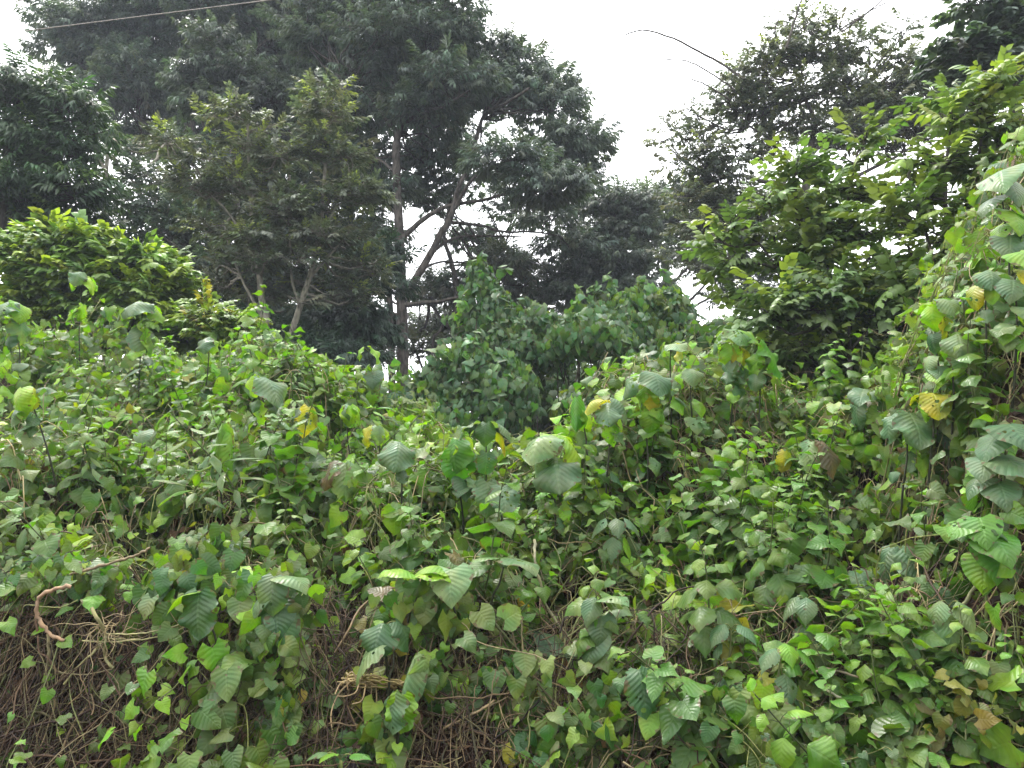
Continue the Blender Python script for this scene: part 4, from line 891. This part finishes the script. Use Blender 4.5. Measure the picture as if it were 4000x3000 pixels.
PL = [
 (178, 596, 172, 770, [(0, 10, -25, .2, 'G', b), (0, -75, -30, .22, 'L', 'r'), (.05, 80, -30, .22, 'L', 'r'), (.4, 60, -60, .2, 'L', 'r'), (.45, -60, -50, .18, 'L', 'r'), (.05, 160, -20, .2, 'L', b)], "tallest stem at the left, ragged yellow-green leaves under one pale folded leaf"),
 (308, 660, 300, 850, [(0, 5, 0, .30, 'G', b), (0, -80, -5, .28, 'G', b), (.0, 85, -20, .27, 'F', b), (.3, 35, -35, .30, 'G', b), (.25, -60, -60, .30, 'L', b), (.3, 100, -50, .28, 'F', b), (0, 170, 0, .25, 'L', b)], "tall plant at the left topped by a broad grey-green umbrella of drooping leaves"),
 (452, 740, 440, 880, [(0, -10, -10, .24, 'G', b), (0, 60, -40, .2, 'F', b), (.05, -110, -40, .24, 'F', b)], "slim dark stem carrying one drooping pale leaf like a lampshade"),
 (560, 825, 575, 990, [(0, 60, -20, .34, 'G', b), (0, -40, -60, .2, 'L', b), (.35, -30, -60, .2, 'L', b), (.3, 75, -20, .2, 'G', b), (.1, 80, -35, .3, 'G', 'r')], "leaning stem with one long grey leaf drooping to the right"),
 (660, 890, 640, 1010, [(0, 35, -45, .30, 'Y', 'r'), (0, -30, -10, .20, 'G', b), (0, 90, -40, .2, 'Y', 'r')], "plant bearing the large bright yellow leaf left of the middle"),
 (752, 885, 760, 1010, [(0, 30, -40, .24, 'L', b), (0, -50, -60, .26, 'G', b), (0, 95, -40, .22, 'L', b), (.1, 0, -70, .16, 'B', 'r'), (0, 180, 0, .22, 'F', b)], "yellow-green drooping plant with a withered centre, beside the bright yellow leaf"),
 (795, 758, 822, 890, [(0, 70, -20, .2, 'L', b), (0, -60, -30, .15, 'L', 'r'), (.4, 20, -40, .24, 'G', b), (.3, -70, -40, .18, 'F', b)], "leaning dark stem with yellow tip in front of the thick tree trunk's foot"),
 (812, 930, 815, 1060, [(0, -50, -60, .24, 'Y', 'r'), (0, 20, -50, .2, 'P', 'r'), (0, 80, -50, .2, 'L', b)], "wilting plant with tattered yellow leaf, left of the quilted grey leaf"),
 (862, 965, 868, 1100, [(0, 10, -20, .3, 'G', b), (0, -70, -30, .2, 'P', b), (0, 75, -60, .26, 'F', b), (.1, -20, -60, .22, 'G', b)], "plant with a quilted grey-green leaf hanging over dark stem, left of the cross-shaped one"),
 (1050, 925, 1045, 1180, [(0, -75, 5, .22, 'G', b), (0, 70, 0, .24, 'G', b), (0, 0, -50, .22, 'D', b), (.25, 10, -60, .2, 'D', b), (.05, 110, -20, .26, 'Y', 'r'), (.5, 15, -40, .3, 'G', 'f')], "tall dark stem crowned by a cross of small leaves, left of the two biggest leaves"),
 (1195, 950, 1200, 1140, [(0, -25, 5, .42, 'P', b), (.25, 5, -10, .40, 'G', b), (0, 70, -20, .34, 'L', b), (.1, -80, -40, .36, 'P', b), (.35, -70, -50, .3, 'F', b), (0, 170, 0, .3, 'L', b)], "plant with the two biggest quilted pale leaves, in the middle of the crest"),
 (995, 960, 1000, 1120, [(0, -30, -50, .30, 'V', b), (0, 50, -50, .26, 'L', b), (.1, 10, -70, .32, 'V', b)], "bright green folded leaves hanging beside the cross-topped stem"),
 (1312, 872, 1310, 1050, [(.05, -10, -10, .28, 'G', b), (0, -60, 0, .22, 'Y', b), (0, 60, -20, .28, 'G', b), (.3, 40, -60, .22, 'F', b), (0, 170, 0, .22, 'Y', 'r')], "grey quilted leaf with yellow leaves behind it, right of the biggest leaves"),
 (1250, 870, 1270, 1010, [(0, -20, -70, .30, 'V', 'o'), (.2, 60, -50, .18, 'F', b)], "single narrow bright green leaf hanging by itself against the dark hollow"),
 (1405, 815, 1400, 1010, [(0, 10, -15, .30, 'G', b), (0, -70, 0, .34, 'G', b), (0, 75, -20, .30, 'G', b), (.15, -40, -60, .26, 'L', b), (.2, 40, -50, .26, 'Y', b), (.4, 5, -60, .26, 'F', b), (0, 175, 5, .28, 'G', b)], "many-leaved plant on the crest right of the middle, grey leaves over yellow ones"),
 (1448, 755, 1450, 880, [(0, 5, 10, .22, 'P', b), (0, -80, -40, .2, 'P', b), (0, 90, -40, .18, 'Y', b)], "yellowish leaf curled like a globe on an upright stem"),
 (1492, 808, 1495, 920, [(0, 0, -10, .24, 'P', b), (0, -80, -30, .2, 'L', b), (0, 80, -30, .18, 'P', b)], "pale yellow-green crinkled leaf right of the globe-shaped one"),
 (1585, 722, 1580, 900, [(0, -5, 0, .30, 'P', b), (0, -80, -20, .3, 'G', b), (0, 70, -10, .3, 'F', b), (.2, -30, -60, .26, 'L', b), (.2, 30, -50, .28, 'Y', b), (.4, -60, -50, .3, 'G', b), (.4, 55, -50, .3, 'G', b), (0, 180, 5, .28, 'P', b)], "tallest leafy plant right of the middle, pale leaves stacked over yellow"),
 (1635, 745, 1640, 900, [(0, 55, -35, .42, 'V', 'f'), (.2, -40, -60, .2, 'F', b)], "single large flat bright green leaf sticking out against the dark hollow"),
 (2012, 862, 2010, 990, [(0, -20, -20, .24, 'Y', b), (0, -90, -50, .22, 'L', b), (0, 70, -30, .2, 'Y', 'r'), (0, 180, 0, .2, 'Y', b)], "plant with bright yellow drooping leaves on the right-hand slope"),
 (1955, 905, 1950, 1060, [(0, 0, -25, .34, 'G', 'f'), (0, -70, -40, .26, 'G', 'r'), (.1, 80, -40, .24, 'F', b)], "long quilted leaf hanging tip down, left of the yellow drooping leaves"),
 (1868, 850, 1860, 980, [(0, -30, -5, .30, 'G', 'f'), (0, 60, -20, .26, 'G', b), (.2, -70, -40, .28, 'G', 'r')], "pair of broad crumpled grey leaves above the holed pale leaf"),
 (2020, 660, 2030, 830, [(0, 0, -10, .22, 'P', b), (0, 60, 0, .2, 'P', b), (.1, -50, -60, .22, 'L', b), (.2, 40, -60, .2, 'Y', b), (0, 175, 0, .2, 'F', b)], "plant with pale top leaves over lime ones, on the steep right slope"),
 (2065, 735, 2060, 880, [(0, -20, -10, .26, 'P', b), (0, 50, -5, .26, 'P', b), (.2, 5, -50, .22, 'G', b)], "pale leaf folded open like a book on the steep right slope"),
 (2130, 600, 2130, 760, [(0, -20, -5, .24, 'G', b), (0, 60, -15, .24, 'G', b), (.1, 0, -50, .22, 'P', b), (.2, -70, -40, .2, 'Y', b)], "plant with puckered grey-green leaves near the right edge, above the folded leaf"),
 (1760, 965, 1765, 1060, [(0, 20, -25, .34, 'B', 'r'), (0, -40, -30, .28, 'P', 'r')], "old leathery leaf lying over bare stems, beside a scrap of yellow leaf"),
 (1690, 985, 1692, 1060, [(0, 0, -70, .2, 'Y', 'r')], "torn bright yellow leaf hanging beside the old leathery leaf"),
 (1085, 1060, 1080, 1170, [(0, 0, -20, .30, 'G', 'f'), (0, 80, -30, .22, 'G', b)], "dull blue-green leaf lying tip down in front of the cross-topped stem"),
 (485, 930, 480, 1100, [(0, 0, -75, .34, 'F', 'o'), (.1, 60, -70, .3, 'F', 'o')], "rolled green leaf standing on end among the creepers at the left"),
 (62, 850, 110, 1000, [(0, -10, -40, .28, 'L', b), (0, 60, -40, .22, 'Y', 'r'), (.2, -70, -20, .26, 'G', b), (0, 120, 10, .2, 'G', b)], "leaning stem with perforated yellow-green leaf at the left edge"),
 (30, 660, 45, 850, [(0, 0, -5, .26, 'G', b), (0, 60, -20, .28, 'F', b), (.1, -60, -10, .26, 'G', b), (.2, 80, -40, .28, 'G', b)], "plant in the left corner of the crest with curling grey leaves"),
 (745, 1010, 750, 1110, [(0, 10, -30, .34, 'P', 'r'), (0, -60, -20, .26, 'B', 'r'), (0, 70, -40, .3, 'P', 'r')], "dusty shrivelled leaves draped over dead stems left of the middle"),
 (650, 1020, 640, 1130, [(0, -60, -50, .26, 'V', b), (0, 20, -60, .22, 'G', 'r'), (.1, 80, -60, .26, 'P', 'r')], "tattered leaf cluster hanging above the dark gap left of the middle"),
 (1090, 1215, 1060, 1310, [(0, 40, 0, .26, 'P', 'h'), (0, -50, 10, .2, 'P', 'h')], "round ribbed leaf held up like a parasol on a thin stalk, in the lower middle"),
 (975, 1240, 985, 1340, [(0, 0, -40, .24, 'P', 'h'), (0, -80, 5, .2, 'F', 'h')], "pale green leaf hanging like a bib left of the parasol-like leaf"),
 (905, 1245, 880, 1350, [(0, 70, 0, .22, 'L', 'h'), (0, -60, 10, .2, 'F', 'h')], "flat yellow-green leaf spread on a stalk in the lower middle"),
 (1940, 1195, 1930, 1290, [(0, 0, -10, .30, 'G', 'r'), (0, -70, -20, .26, 'G', 'r')], "dull leaf riddled with holes, upper one of two at the lower right"),
 (1850, 1245, 1840, 1330, [(0, -10, -15, .34, 'G', 'r'), (0, 70, -40, .28, 'G', 'r')], "broad dull leaf riddled with holes, lower one of two at the lower right"),
 (830, 1355, 835, 1430, [(0, 0, -15, .26, 'D', b), (0, 80, -30, .22, 'D', b)], "dark blue-green quilted leaf over the red earth"),
 (850, 1405, 840, 1480, [(0, -70, -20, .28, 'P', 'r')], "pale holed leaf pointing down to the left, over the red earth"),
 (905, 1430, 890, 1500, [(0, -25, -60, .30, 'P', 'o'), (0, 40, -60, .24, 'P', 'r')], "pale underside of a half-rolled leaf hanging over the earth bank"),
 (870, 1510, 860, 1570, [(0, 5, -60, .22, 'F', 'f'), (0, -40, -70, .22, 'G', 'f')], "lowest hanging green leaf over the earth bank, left of the middle"),
 (1375, 1455, 1380, 1540, [(0, 0, -20, .28, 'D', 'r'), (0, 70, -45, .26, 'D', b)], "dark torn leaf low on the bank right of the middle"),
 (1150, 1375, 1170, 1440, [(0, 60, 0, .34, 'D', 'f')], "dark shiny leaf lying on its edge under a strip of yellow leaf"),
 (350, 1255, 380, 1320, [(0, -75, -5, .26, 'D', b), (0, 30, -20, .22, 'G', b), (.1, 80, -40, .24, 'G', b)], "dark green leaf pointing left above the uprooted vine"),
 (440, 1290, 470, 1400, [(0, 0, -50, .28, 'D', 'f'), (0, -70, -20, .2, 'F', 'h')], "dark flat leaf hanging over the uprooted vine's green stems"),
 (600, 1255, 600, 1380, [(0, 0, -40, .26, 'G', b), (0, 60, -10, .2, 'P', 'h'), (.2, -60, -50, .2, 'G', 'h'), (.5, 10, -50, .2, 'D', 'h'), (.7, 40, -60, .2, 'G', 'h'), (.9, -30, -60, .18, 'F', 'h')], "hanging curtain of dull leaves left of the bare earth"),
 (2160, 385, 2180, 560, [(0, -30, -30, .29, 'P', 'h'), (.1, 20, -45, .26, 'G', 'h'), (.3, -70, -40, .22, 'G', 'h'), (.5, 10, -40, .25, 'F', 'h'), (.8, -20, -50, .22, 'G', 'h'), (.4, 60, -40, .18, 'F', 'h'), (.65, -60, -50, .16, 'F', 'h')], "hanging chain of large vine leaves at the right edge, near the top"),
 (2190, 560, 2195, 760, [(0, 0, -30, .22, 'F', 'h'), (.3, -40, -45, .2, 'G', 'h'), (.6, 20, -45, .19, 'P', 'h'), (.8, -60, -30, .17, 'F', 'h'), (.2, 30, -60, .17, 'Y', 'h')], "vine leaves with one orange-yellow leaf at the right edge, mid-height"),
]
for q in PL: plant(*q[:5], q[5])
VINE = dict(name="heart_leaved_vine", group="single vines and shoots", stemc=(.12, .15, .05), cat="vine")
plant(2110, 1130, 2130, 1240, [(0, -20, -35, .20, 'V', 'h'), (.3, 10, -30, .24, 'V', 'h'), (.1, -70, -10, .2, 'V', 'h'), (.6, 20, -50, .22, 'V', 'h'), (.8, -30, -60, .2, 'F', 'h'), (.2, 80, -20, .24, 'G', 'h')], "vivid smooth heart-shaped leaves in a cluster at the right edge", **VINE)
plant(2165, 930, 2170, 1010, [(0, 0, -20, .26, 'D', 'h'), (.3, -60, -40, .22, 'D', 'h')], "smooth dark heart-shaped leaf at the right edge above the pale round leaves", **VINE)
plant(2140, 1000, 2150, 1090, [(0, -50, -25, .20, 'G', 'h'), (0, 30, -20, .26, 'G', 'h'), (.6, -10, -40, .2, 'G', 'h'), (.5, -80, -30, .18, 'G', 'h')], "pale round blue-green leaves overlapping at the right edge", **VINE)
plant(315, 940, 318, 1010, [(0, 0, -50, .17, 'G', 'h')], "single clean heart-shaped leaf hanging over the dark gap at the left", **VINE)
TH = dict(name="toothed_leaf_shoot", group="single vines and shoots", stemc=(.14, .16, .07), cat="shoot")
plant(1740, 1300, 1765, 1420, [(0, -15, -40, .18, 'G', 't'), (0, -70, -40, .18, 'G', 't'), (0, 70, -20, .18, 'F', 't'), (.5, -40, -50, .18, 'G', 't'), (.6, 10, -60, .18, 'D', 't'), (.1, -30, -60, .15, 'V', 't')], "toothed shoot with three fanned quilted leaves in the lower right", **TH)
plant(1690, 1400, 1680, 1530, [(0, 0, -20, .16, 'F', 't'), (.1, -60, -20, .18, 'G', 't'), (.1, 60, -30, .18, 'V', 't'), (.5, 5, -40, .19, 'G', 't'), (.7, -60, -50, .18, 'G', 't'), (.8, 70, -40, .16, 'G', 't')], "bushy quilted shoot below the three fanned leaves", **TH)
plant(2050, 1310, 1990, 1380, [(0, 20, -40, .20, 'P', 't'), (0, -60, -40, .18, 'P', 't'), (.4, 60, -40, .2, 'P', 't'), (.3, -10, -55, .22, 'P', 't')], "leaning stem with large yellowish saw-edged leaves at the lower right", **TH)
plant(1580, 1360, 1560, 1500, [(0, 30, -10, .16, 'G', 't'), (0, -60, -30, .17, 'G', 't'), (.1, 75, -20, .18, 'V', 't'), (.3, -75, -40, .15, 'G', 't'), (.8, -10, -50, .18, 'G', 't')], "arching grey-stemmed shoot of quilted leaves, left of the fanned ones", **TH)
plant(1330, 1130, 1335, 1230, [(0, 0, -30, .17, 'G', 't'), (0, -70, -30, .18, 'G', 't'), (0, 70, -30, .18, 'G', 't'), (.4, -30, -50, .2, 'G', 't'), (.4, 50, -50, .19, 'F', 't')], "grey-green quilted shoot on the slope right of the middle", **TH)
plant(1290, 1300, 1300, 1440, [(0, 40, 10, .18, 'P', 'h'), (0, -20, -50, .18, 'G', 't'), (.3, 20, -60, .18, 'G', 'h'), (.6, -40, -60, .18, 'G', 'h'), (.2, -70, -60, .18, 'V', 't')], "shoot capped by a pale wavy leaf, right of the grey looping stem", **TH)
LN = dict(name="long_leaved_herb", group="single vines and shoots", stemc=(.14, .17, .06), cat="herb")
plant(420, 1060, 440, 1110, [(0, 60, 10, .28, 'P', 'l'), (0, -60, 25, .26, 'P', 'l'), (0, 100, 0, .3, 'F', 'l'), (.2, -100, -10, .3, 'F', 'l'), (.3, 10, -10, .22, 'P', 'l'), (0, 30, 50, .18, 'F', 'l'), (.5, 60, -10, .26, 'P', 'l')], "star of long pale pointed leaves in front of the dark gap at the left", **LN)
plant(800, 890, 800, 960, [(0, 80, 10, .26, 'V', 'l'), (0, -80, 5, .22, 'V', 'l'), (.1, 40, -10, .24, 'F', 'l')], "bright narrow leaves spreading sideways left of the middle on the crest", **LN)
plant(60, 1140, 70, 1200, [(0, 50, -30, .2, 'P', 'l'), (0, -50, -40, .2, 'P', 'l'), (.2, 10, -60, .2, 'P', 'l'), (.2, 90, -40, .2, 'P', 'l')], "limp pale narrow leaves drooping above the broken stem at the left", **LN)
plant(735, 1640, 738, 1658, [(0, -20, 30, .14, 'F', 't'), (0, 60, 20, .14, 'V', 't'), (0, -80, 10, .12, 'P', 't')], "small fresh seedling at the bottom edge, left of the plastic bag", name="seedling", group="single vines and shoots", stemc=(.2, .25, .08), cat="seedling")

# ------------------------------------------------------------------ withered leaves, flowers
for ax, ay, ln, c, lab in [(1210, 1420, .16, (.32, .19, .09), "orange-brown shrivelled leaf dangling on a thread over the dark earth"), (1268, 1450, .14, (.40, .30, .14), "tan crumpled leaf hanging right of the orange-brown one"), (1300, 1590, .12, (.42, .26, .12), "tan curled dead leaf low on the bank near the bottom edge"),
                           (300, 1000, .15, (.25, .20, .11), "limp tan leaf hanging over the dark gap at the left"), (1122, 1290, .2, (.5, .36, .03), "narrow strip of yellow leaf hanging in the lower middle"), (815, 1300, .13, (.28, .08, .04), "rust-red withered leaf beside the dark quilted leaf"), (540, 1390, .1, (.5, .33, .04), "small orange leaf among the hanging dull leaves")]:
    px, row = ax * K, ay * K; Y = hit(px, row) - .12; p = at(px, row, Y)
    mb = MB(); put(mb, WILT_N, p[None] + R.normal(0, .004, (1, 3)), np.array([[R.normal(0, .2), -.1, -1.0]]), np.array([[R.normal(0, .4), -1.0, .2]]), np.array([ln]), np.array([c]))
    tube(mb, smooth([p, p + (.02, .05, .06), p + (.03, .16, .10)], 6), .0018, (.2, .15, .08), 4)
    tag(mb.build("withered_leaf", M_dry, None, p), lab, "leaf", "withered leaves")
mf, nn_, ll_ = new_mat("petal"); pf = nn_.new("ShaderNodeBsdfPrincipled"); oo = nn_.new("ShaderNodeOutputMaterial"); lvf = N_(nn_, "ShaderNodeAttribute", attribute_name="tint")
ll_.new(lvf.outputs["Color"], pf.inputs["Base Color"]); pf.inputs["Roughness"].default_value = .6; ll_.new(pf.outputs[0], oo.inputs[0])
for fx, fy, tilt, lab in [(1030, 1052, -.5, "white and mauve trumpet flower below the cross-topped stem"), (1356, 880, .5, "white trumpet flower beside the many-leaved plant on the crest"), (1791, 1101, .2, "white trumpet flower on the slope at the lower right"), (1797, 1062, -.3, "white trumpet flower just above another on the right slope"), (1952, 866, .3, "half-open white flower left of the yellow drooping leaves")]:
    px, row = fx * K, fy * K; Y = hit(px, row) - .10; p = at(px, row, Y)
    ax_ = nrm(np.array([tilt, -.75, .35])); u_ = nrm(np.cross(ax_, [0, 0, 1.])); v_ = np.cross(u_, ax_)
    o = empty("trumpet_flower", p, lab, "flower", "trumpet flowers")
    t = np.linspace(0, 1, 8); ra = .003 + .004 * t + .019 * t ** 4; ang = np.linspace(0, 2 * np.pi, 25)[:-1]
    V = p + (t[:, None, None] * .04 * ax_ + (ra * 1)[:, None, None] * (1 + .06 * np.cos(5 * ang))[None, :, None] * (np.cos(ang)[None, :, None] * u_ + np.sin(ang)[None, :, None] * v_))
    i = np.arange(7)[:, None] * 24; j = np.arange(24)[None]; F = np.stack([i + j, i + (j + 1) % 24, i + 24 + (j + 1) % 24, i + 24 + j], -1).reshape(-1, 4)
    C = np.repeat(np.where(t[:, None] > .8, [[.82, .80, .82]], [[.55, .40, .55]]), 24, 0)
    mb = MB(); mb.add(V.reshape(-1, 3), F, np.zeros((192, 3)), C); mb.build("petals", mf, o, p)
    mb = MB(); tube(mb, smooth([p + ax_ * .004, p - ax_ * .03, p - ax_ * .06 + (0, .05, -.08)], 7), [.005, .005, .004, .003, .002, .002, .002], (.12, .18, .05), 6); mb.build("stalk", M_stem, o, p)

# ------------------------------------------------------------------ single stems, roots and litter on the bank
def stick(spec, Y, r0, r1, col, name, label, cat="stem", group=None, n=26, wob=.0):
    P = [at(s[0], s[1], Y + (s[2] if len(s) > 2 else 0)) for s in spec]; pts = smooth(P, n)
    pts = pts + R.normal(0, wob or r0 * .25, pts.shape); mb = MB(); tube(mb, pts, np.linspace(r0, r1, n) * (1 + .14 * R.normal(size=n)).clip(.7, 1.35), np.array(col) * .72, 8)
    return tag(mb.build(name, M_stem, None, P[0]), label, cat, group)
TAN = (.44, .33, .19)
stick([(70.5, 586), (56.7, 589), (40.5, 595.6), (36.4, 607.7), (38, 618), (44.5, 628), (52.7, 636), (64, 641)], 4.0, .0105, .008, (.46, .31, .19), "broken_stem", "thick pale broken stem bent like a hook, at the left over the earth")
stick([(48, 634), (48.6, 660), (44, 681), (36, 697), (26, 725)], 4.05, .0075, .006, (.34, .30, .16), "hanging_stem", "straight pale stem slanting down to a cut tip, below the hooked stem")
stick([(50, 660), (57, 671), (75, 674), (89, 674), (113, 669)], 4.02, .004, .003, (.36, .31, .18), "looping_stem", "thin pale stem looping sideways under the uprooted vine")
stick([(78, 600), (62, 607), (45, 607), (26, 605), (22, 614)], 4.0, .003, .002, (.26, .28, .10), "looping_stem", "thin green stem crossing the hooked stem")
stick([(70, 575), (100, 566), (135, 556), (150, 548)], 4.15, .008, .007, (.30, .24, .14), "hanging_stem", "brown woody stem slanting under the leaves above the uprooted vine")
stick([(535, 540, .1), (535, 561), (540, 583), (548, 609), (568, 637), (574, 648)], 4.35, .009, .006, (.34, .33, .20), "climbing_vine", "thick grey-green vine stem snaking down right of the middle")
stick([(504.6, 667.7), (524, 697), (543.5, 716), (566, 729)], 3.98, .007, .006, (.27, .24, .13), "climbing_vine", "smooth brown-green stem sloping down to the right near the bottom")
stick([(495, 624), (520, 652), (548, 677)], 4.12, .006, .005, (.12, .14, .06), "climbing_vine", "straight dark green stem crossing the lower middle")
stick([(568, 637), (600, 612), (625, 595)], 4.2, .004, .003, (.25, .27, .12), "climbing_vine", "thin green stem rising to the right from the grey vine stem's end")
stick([(444.6, 727.7), (478.6, 711), (495, 700)], 3.92, .0065, .006, (.36, .28, .16), "broken_stem", "short pale cut stick lying on the earth at the bottom middle")
stick([(352, 735), (372, 745), (400, 718), (412, 690)], 3.9, .003, .0025, (.30, .23, .13), "looping_stem", "thin brown runner curling round the plastic bag")
stick([(986, 570), (960, 608), (925, 642), (905, 656)], 3.95, .010, .008, (.24, .25, .12), "climbing_vine", "thick leaning green stem at the lower right carrying saw-edged leaves")
stick([(811, 673), (828, 669), (844, 673), (876, 682), (900, 690)], 3.75, .006, .004, (.34, .28, .2), "looping_stem", "pale grey stem arched across the lower right")
stick([(820, 685), (830, 692), (845, 700), (862, 704)], 3.7, .006, .005, (.50, .48, .34), "looping_stem", "whitish twisted stem under the arched grey one")
stick([(900, 690), (935, 712), (975, 735), (1024, 770)], 3.7, .0035, .003, (.24, .30, .08), "looping_stem", "long straight green runner sloping to the bottom right corner")
# uprooted vine
p0 = at(105, 632, 4.0); o = empty("uprooted_vine", p0, "uprooted pale vine with a mop of thin roots, hanging over the earth at the left", "vine")
mb = MB()
for spec, r in [([(91.6, 608), (98, 620), (105, 632), (105, 645), (104.5, 655), (109, 664), (113, 668)], .009), ([(101, 644), (92, 654), (81, 664), (64, 684)], .0065), ([(105, 634), (135, 634), (160, 630), (182, 624)], .004), ([(104, 638), (140, 640), (175, 632), (190, 622)], .004), ([(82, 641), (110, 642), (140, 639)], .0045)]:
    P = smooth([at(a, b_, 4.0 + R.normal(0, .02)) for a, b_ in spec], 18) + R.normal(0, .0015, (18, 3)); tube(mb, P, np.linspace(r, r * .75, 18), (.30, .29, .14), 7)
mb.build("stem", M_stem, o, p0)
mb = MB()
for i in range(34):
    q = p0 + R.normal(0, .03, 3) * (1, .6, 1.4); d = nrm(np.array([R.choice([-1, 1], p=[.3, .7]) * R.uniform(.3, 1), R.normal(-.2, .3), R.normal(0, .35)])); L = R.uniform(.08, .34); P = [q]
    for k in range(5): d = nrm(d + R.normal(0, .35, 3) + (0, 0, -.12)); P.append(P[-1] + d * L / 5)
    tube(mb, smooth(P, 14), np.linspace(.0026, .001, 14), np.array([.34, .27, .15]) * R.uniform(.4, 1.1), 4)
mb.build("roots", M_stem, o, p0)
p0 = at(372, 680, 3.95); o = empty("vine_bundle", p0, "matted bundle of twisted vines lying across the top of the bare earth", "vine")
mb = MB()
for i in range(16):
    P = smooth([at(344 + R.normal(0, 4), 680 + R.normal(0, 2.5), 3.95 + R.normal(0, .03)), at(372, 680 + R.normal(0, 3), 3.93 + R.normal(0, .03)), at(405 + R.normal(0, 6), 685 + R.normal(0, 3), 3.98 + R.normal(0, .03))], 16) + R.normal(0, .004, (16, 3))
    tube(mb, P, R.uniform(.0025, .006), np.array([.33, .26, .12]) * R.uniform(.6, 1.15), 5)
mb.build("stem", M_stem, o, p0); mb = MB()
for spec in [[(346, 680), (340, 684), (335, 694)], [(350, 682), (338, 695), (331, 714), (333, 735), (335, 752)], [(356, 678), (352, 672), (347, 678), (348, 690)], [(360, 680), (356, 692), (346, 696), (337, 696)], [(372, 684), (370, 700), (362, 722)], [(376, 684), (376, 705), (366, 725)], [(366, 684), (362, 700), (352, 704)]]:
    tube(mb, smooth([at(a, b_, 3.92 + R.normal(0, .02)) for a, b_ in spec], 16), np.linspace(.0042, .0025, 16), np.array([.44, .33, .19]) * R.uniform(.75, 1.1), 5)
mb.build("roots", M_stem, o, p0)
# litter
mbag, n1, l1 = new_mat("plastic_film"); pb = n1.new("ShaderNodeBsdfPrincipled"); ob = n1.new("ShaderNodeOutputMaterial")
pb.inputs["Base Color"].default_value = (.045, .032, .038, 1); pb.inputs["Roughness"].default_value = .18; l1.new(pb.outputs[0], ob.inputs[0])
def blanket(name, px, row, Y, w, h, mat, col, label, cat, seed, amp, dome):
    C = at(px, row, Y); u, v = np.meshgrid(np.linspace(-1, 1, 26), np.linspace(-1, 1, 22)); q = np.stack([u * 1.7, v * 1.7], -1) + seed
    r2 = u * u + v * v; wr = amp * (fbm(q, .55, seed, 4)) + amp * .5 * np.abs(fbm(q, 1.1, seed + 1, 3))
    edge = 1 + .18 * fbm(np.stack([np.arctan2(v, u), r2 * .2], -1), .6, seed + 2)
    X = C[0] + u * w * edge; Z = C[2] + v * h * edge; Yy = C[1] + .45 * v * h - dome * np.clip(1 - r2, -.4, 1) - wr
    V = np.stack([X, Yy, Z], -1).reshape(-1, 3); i = np.arange(21)[:, None] * 26; j = np.arange(25)[None]
    F = np.stack([i + j, i + j + 1, i + 27 + j, i + 26 + j], -1).reshape(-1, 4)
    mb = MB(); mb.add(V, F, np.stack([u.ravel(), (v.ravel() + 1) / 2, u.ravel() * 0], -1), np.broadcast_to(np.array(col), (len(V), 3)))
    ob_ = mb.build(name, mat, None, C); md = ob_.modifiers.new("thickness", 'SOLIDIFY'); md.thickness = .003
    return tag(ob_, label, cat)
blanket("plastic_bag", 349, 760, 3.85, .055, .05, mbag, (.05, .04, .045), "crumpled dark plastic bag on the earth at the bottom edge", "bag", 3, .03, .05)
blanket("dry_leaf", 357, 742, 3.88, .065, .032, M_dry, (.13, .075, .06), "large purplish-brown dead leaf folded over the plastic bag", "leaf", 7, .02, .03)
blanket("dry_leaf", 408, 722, 3.95, .07, .045, M_dry, (.13, .07, .045), "large curled brown dead leaf on the earth right of the plastic bag", "leaf", 11, .02, .05)

# ------------------------------------------------------------------ overhead wires
def wire(p1, p2, sag, label):
    P1, P2 = np.array(p1, float), np.array(p2, float); t = np.linspace(0, 1, 60)[:, None]
    pts = P1 + (P2 - P1) * t + np.array([0, 0, -1]) * sag * 4 * t * (1 - t); mb = MB(); tube(mb, pts, .0065, (.36, .34, .31), 6)
    return tag(mb.build("overhead_wire", M_stem, None, P1), label, "wire", "overhead wires")
A_, B_ = at(9, 33, 11.0), at(278, -1, 9.5); d_ = B_ - A_
wire(A_ - d_ * 3, B_ + d_ * 4, .0, "lower of two grey overhead wires, crossing the top left in front of the trees")
A_, B_ = at(0, 4.5, 11.0), at(24, 0, 10.87); d_ = B_ - A_
wire(A_ - d_ * 35, B_ + d_ * 60, .0, "upper overhead wire, only a short bit showing in the top left corner")
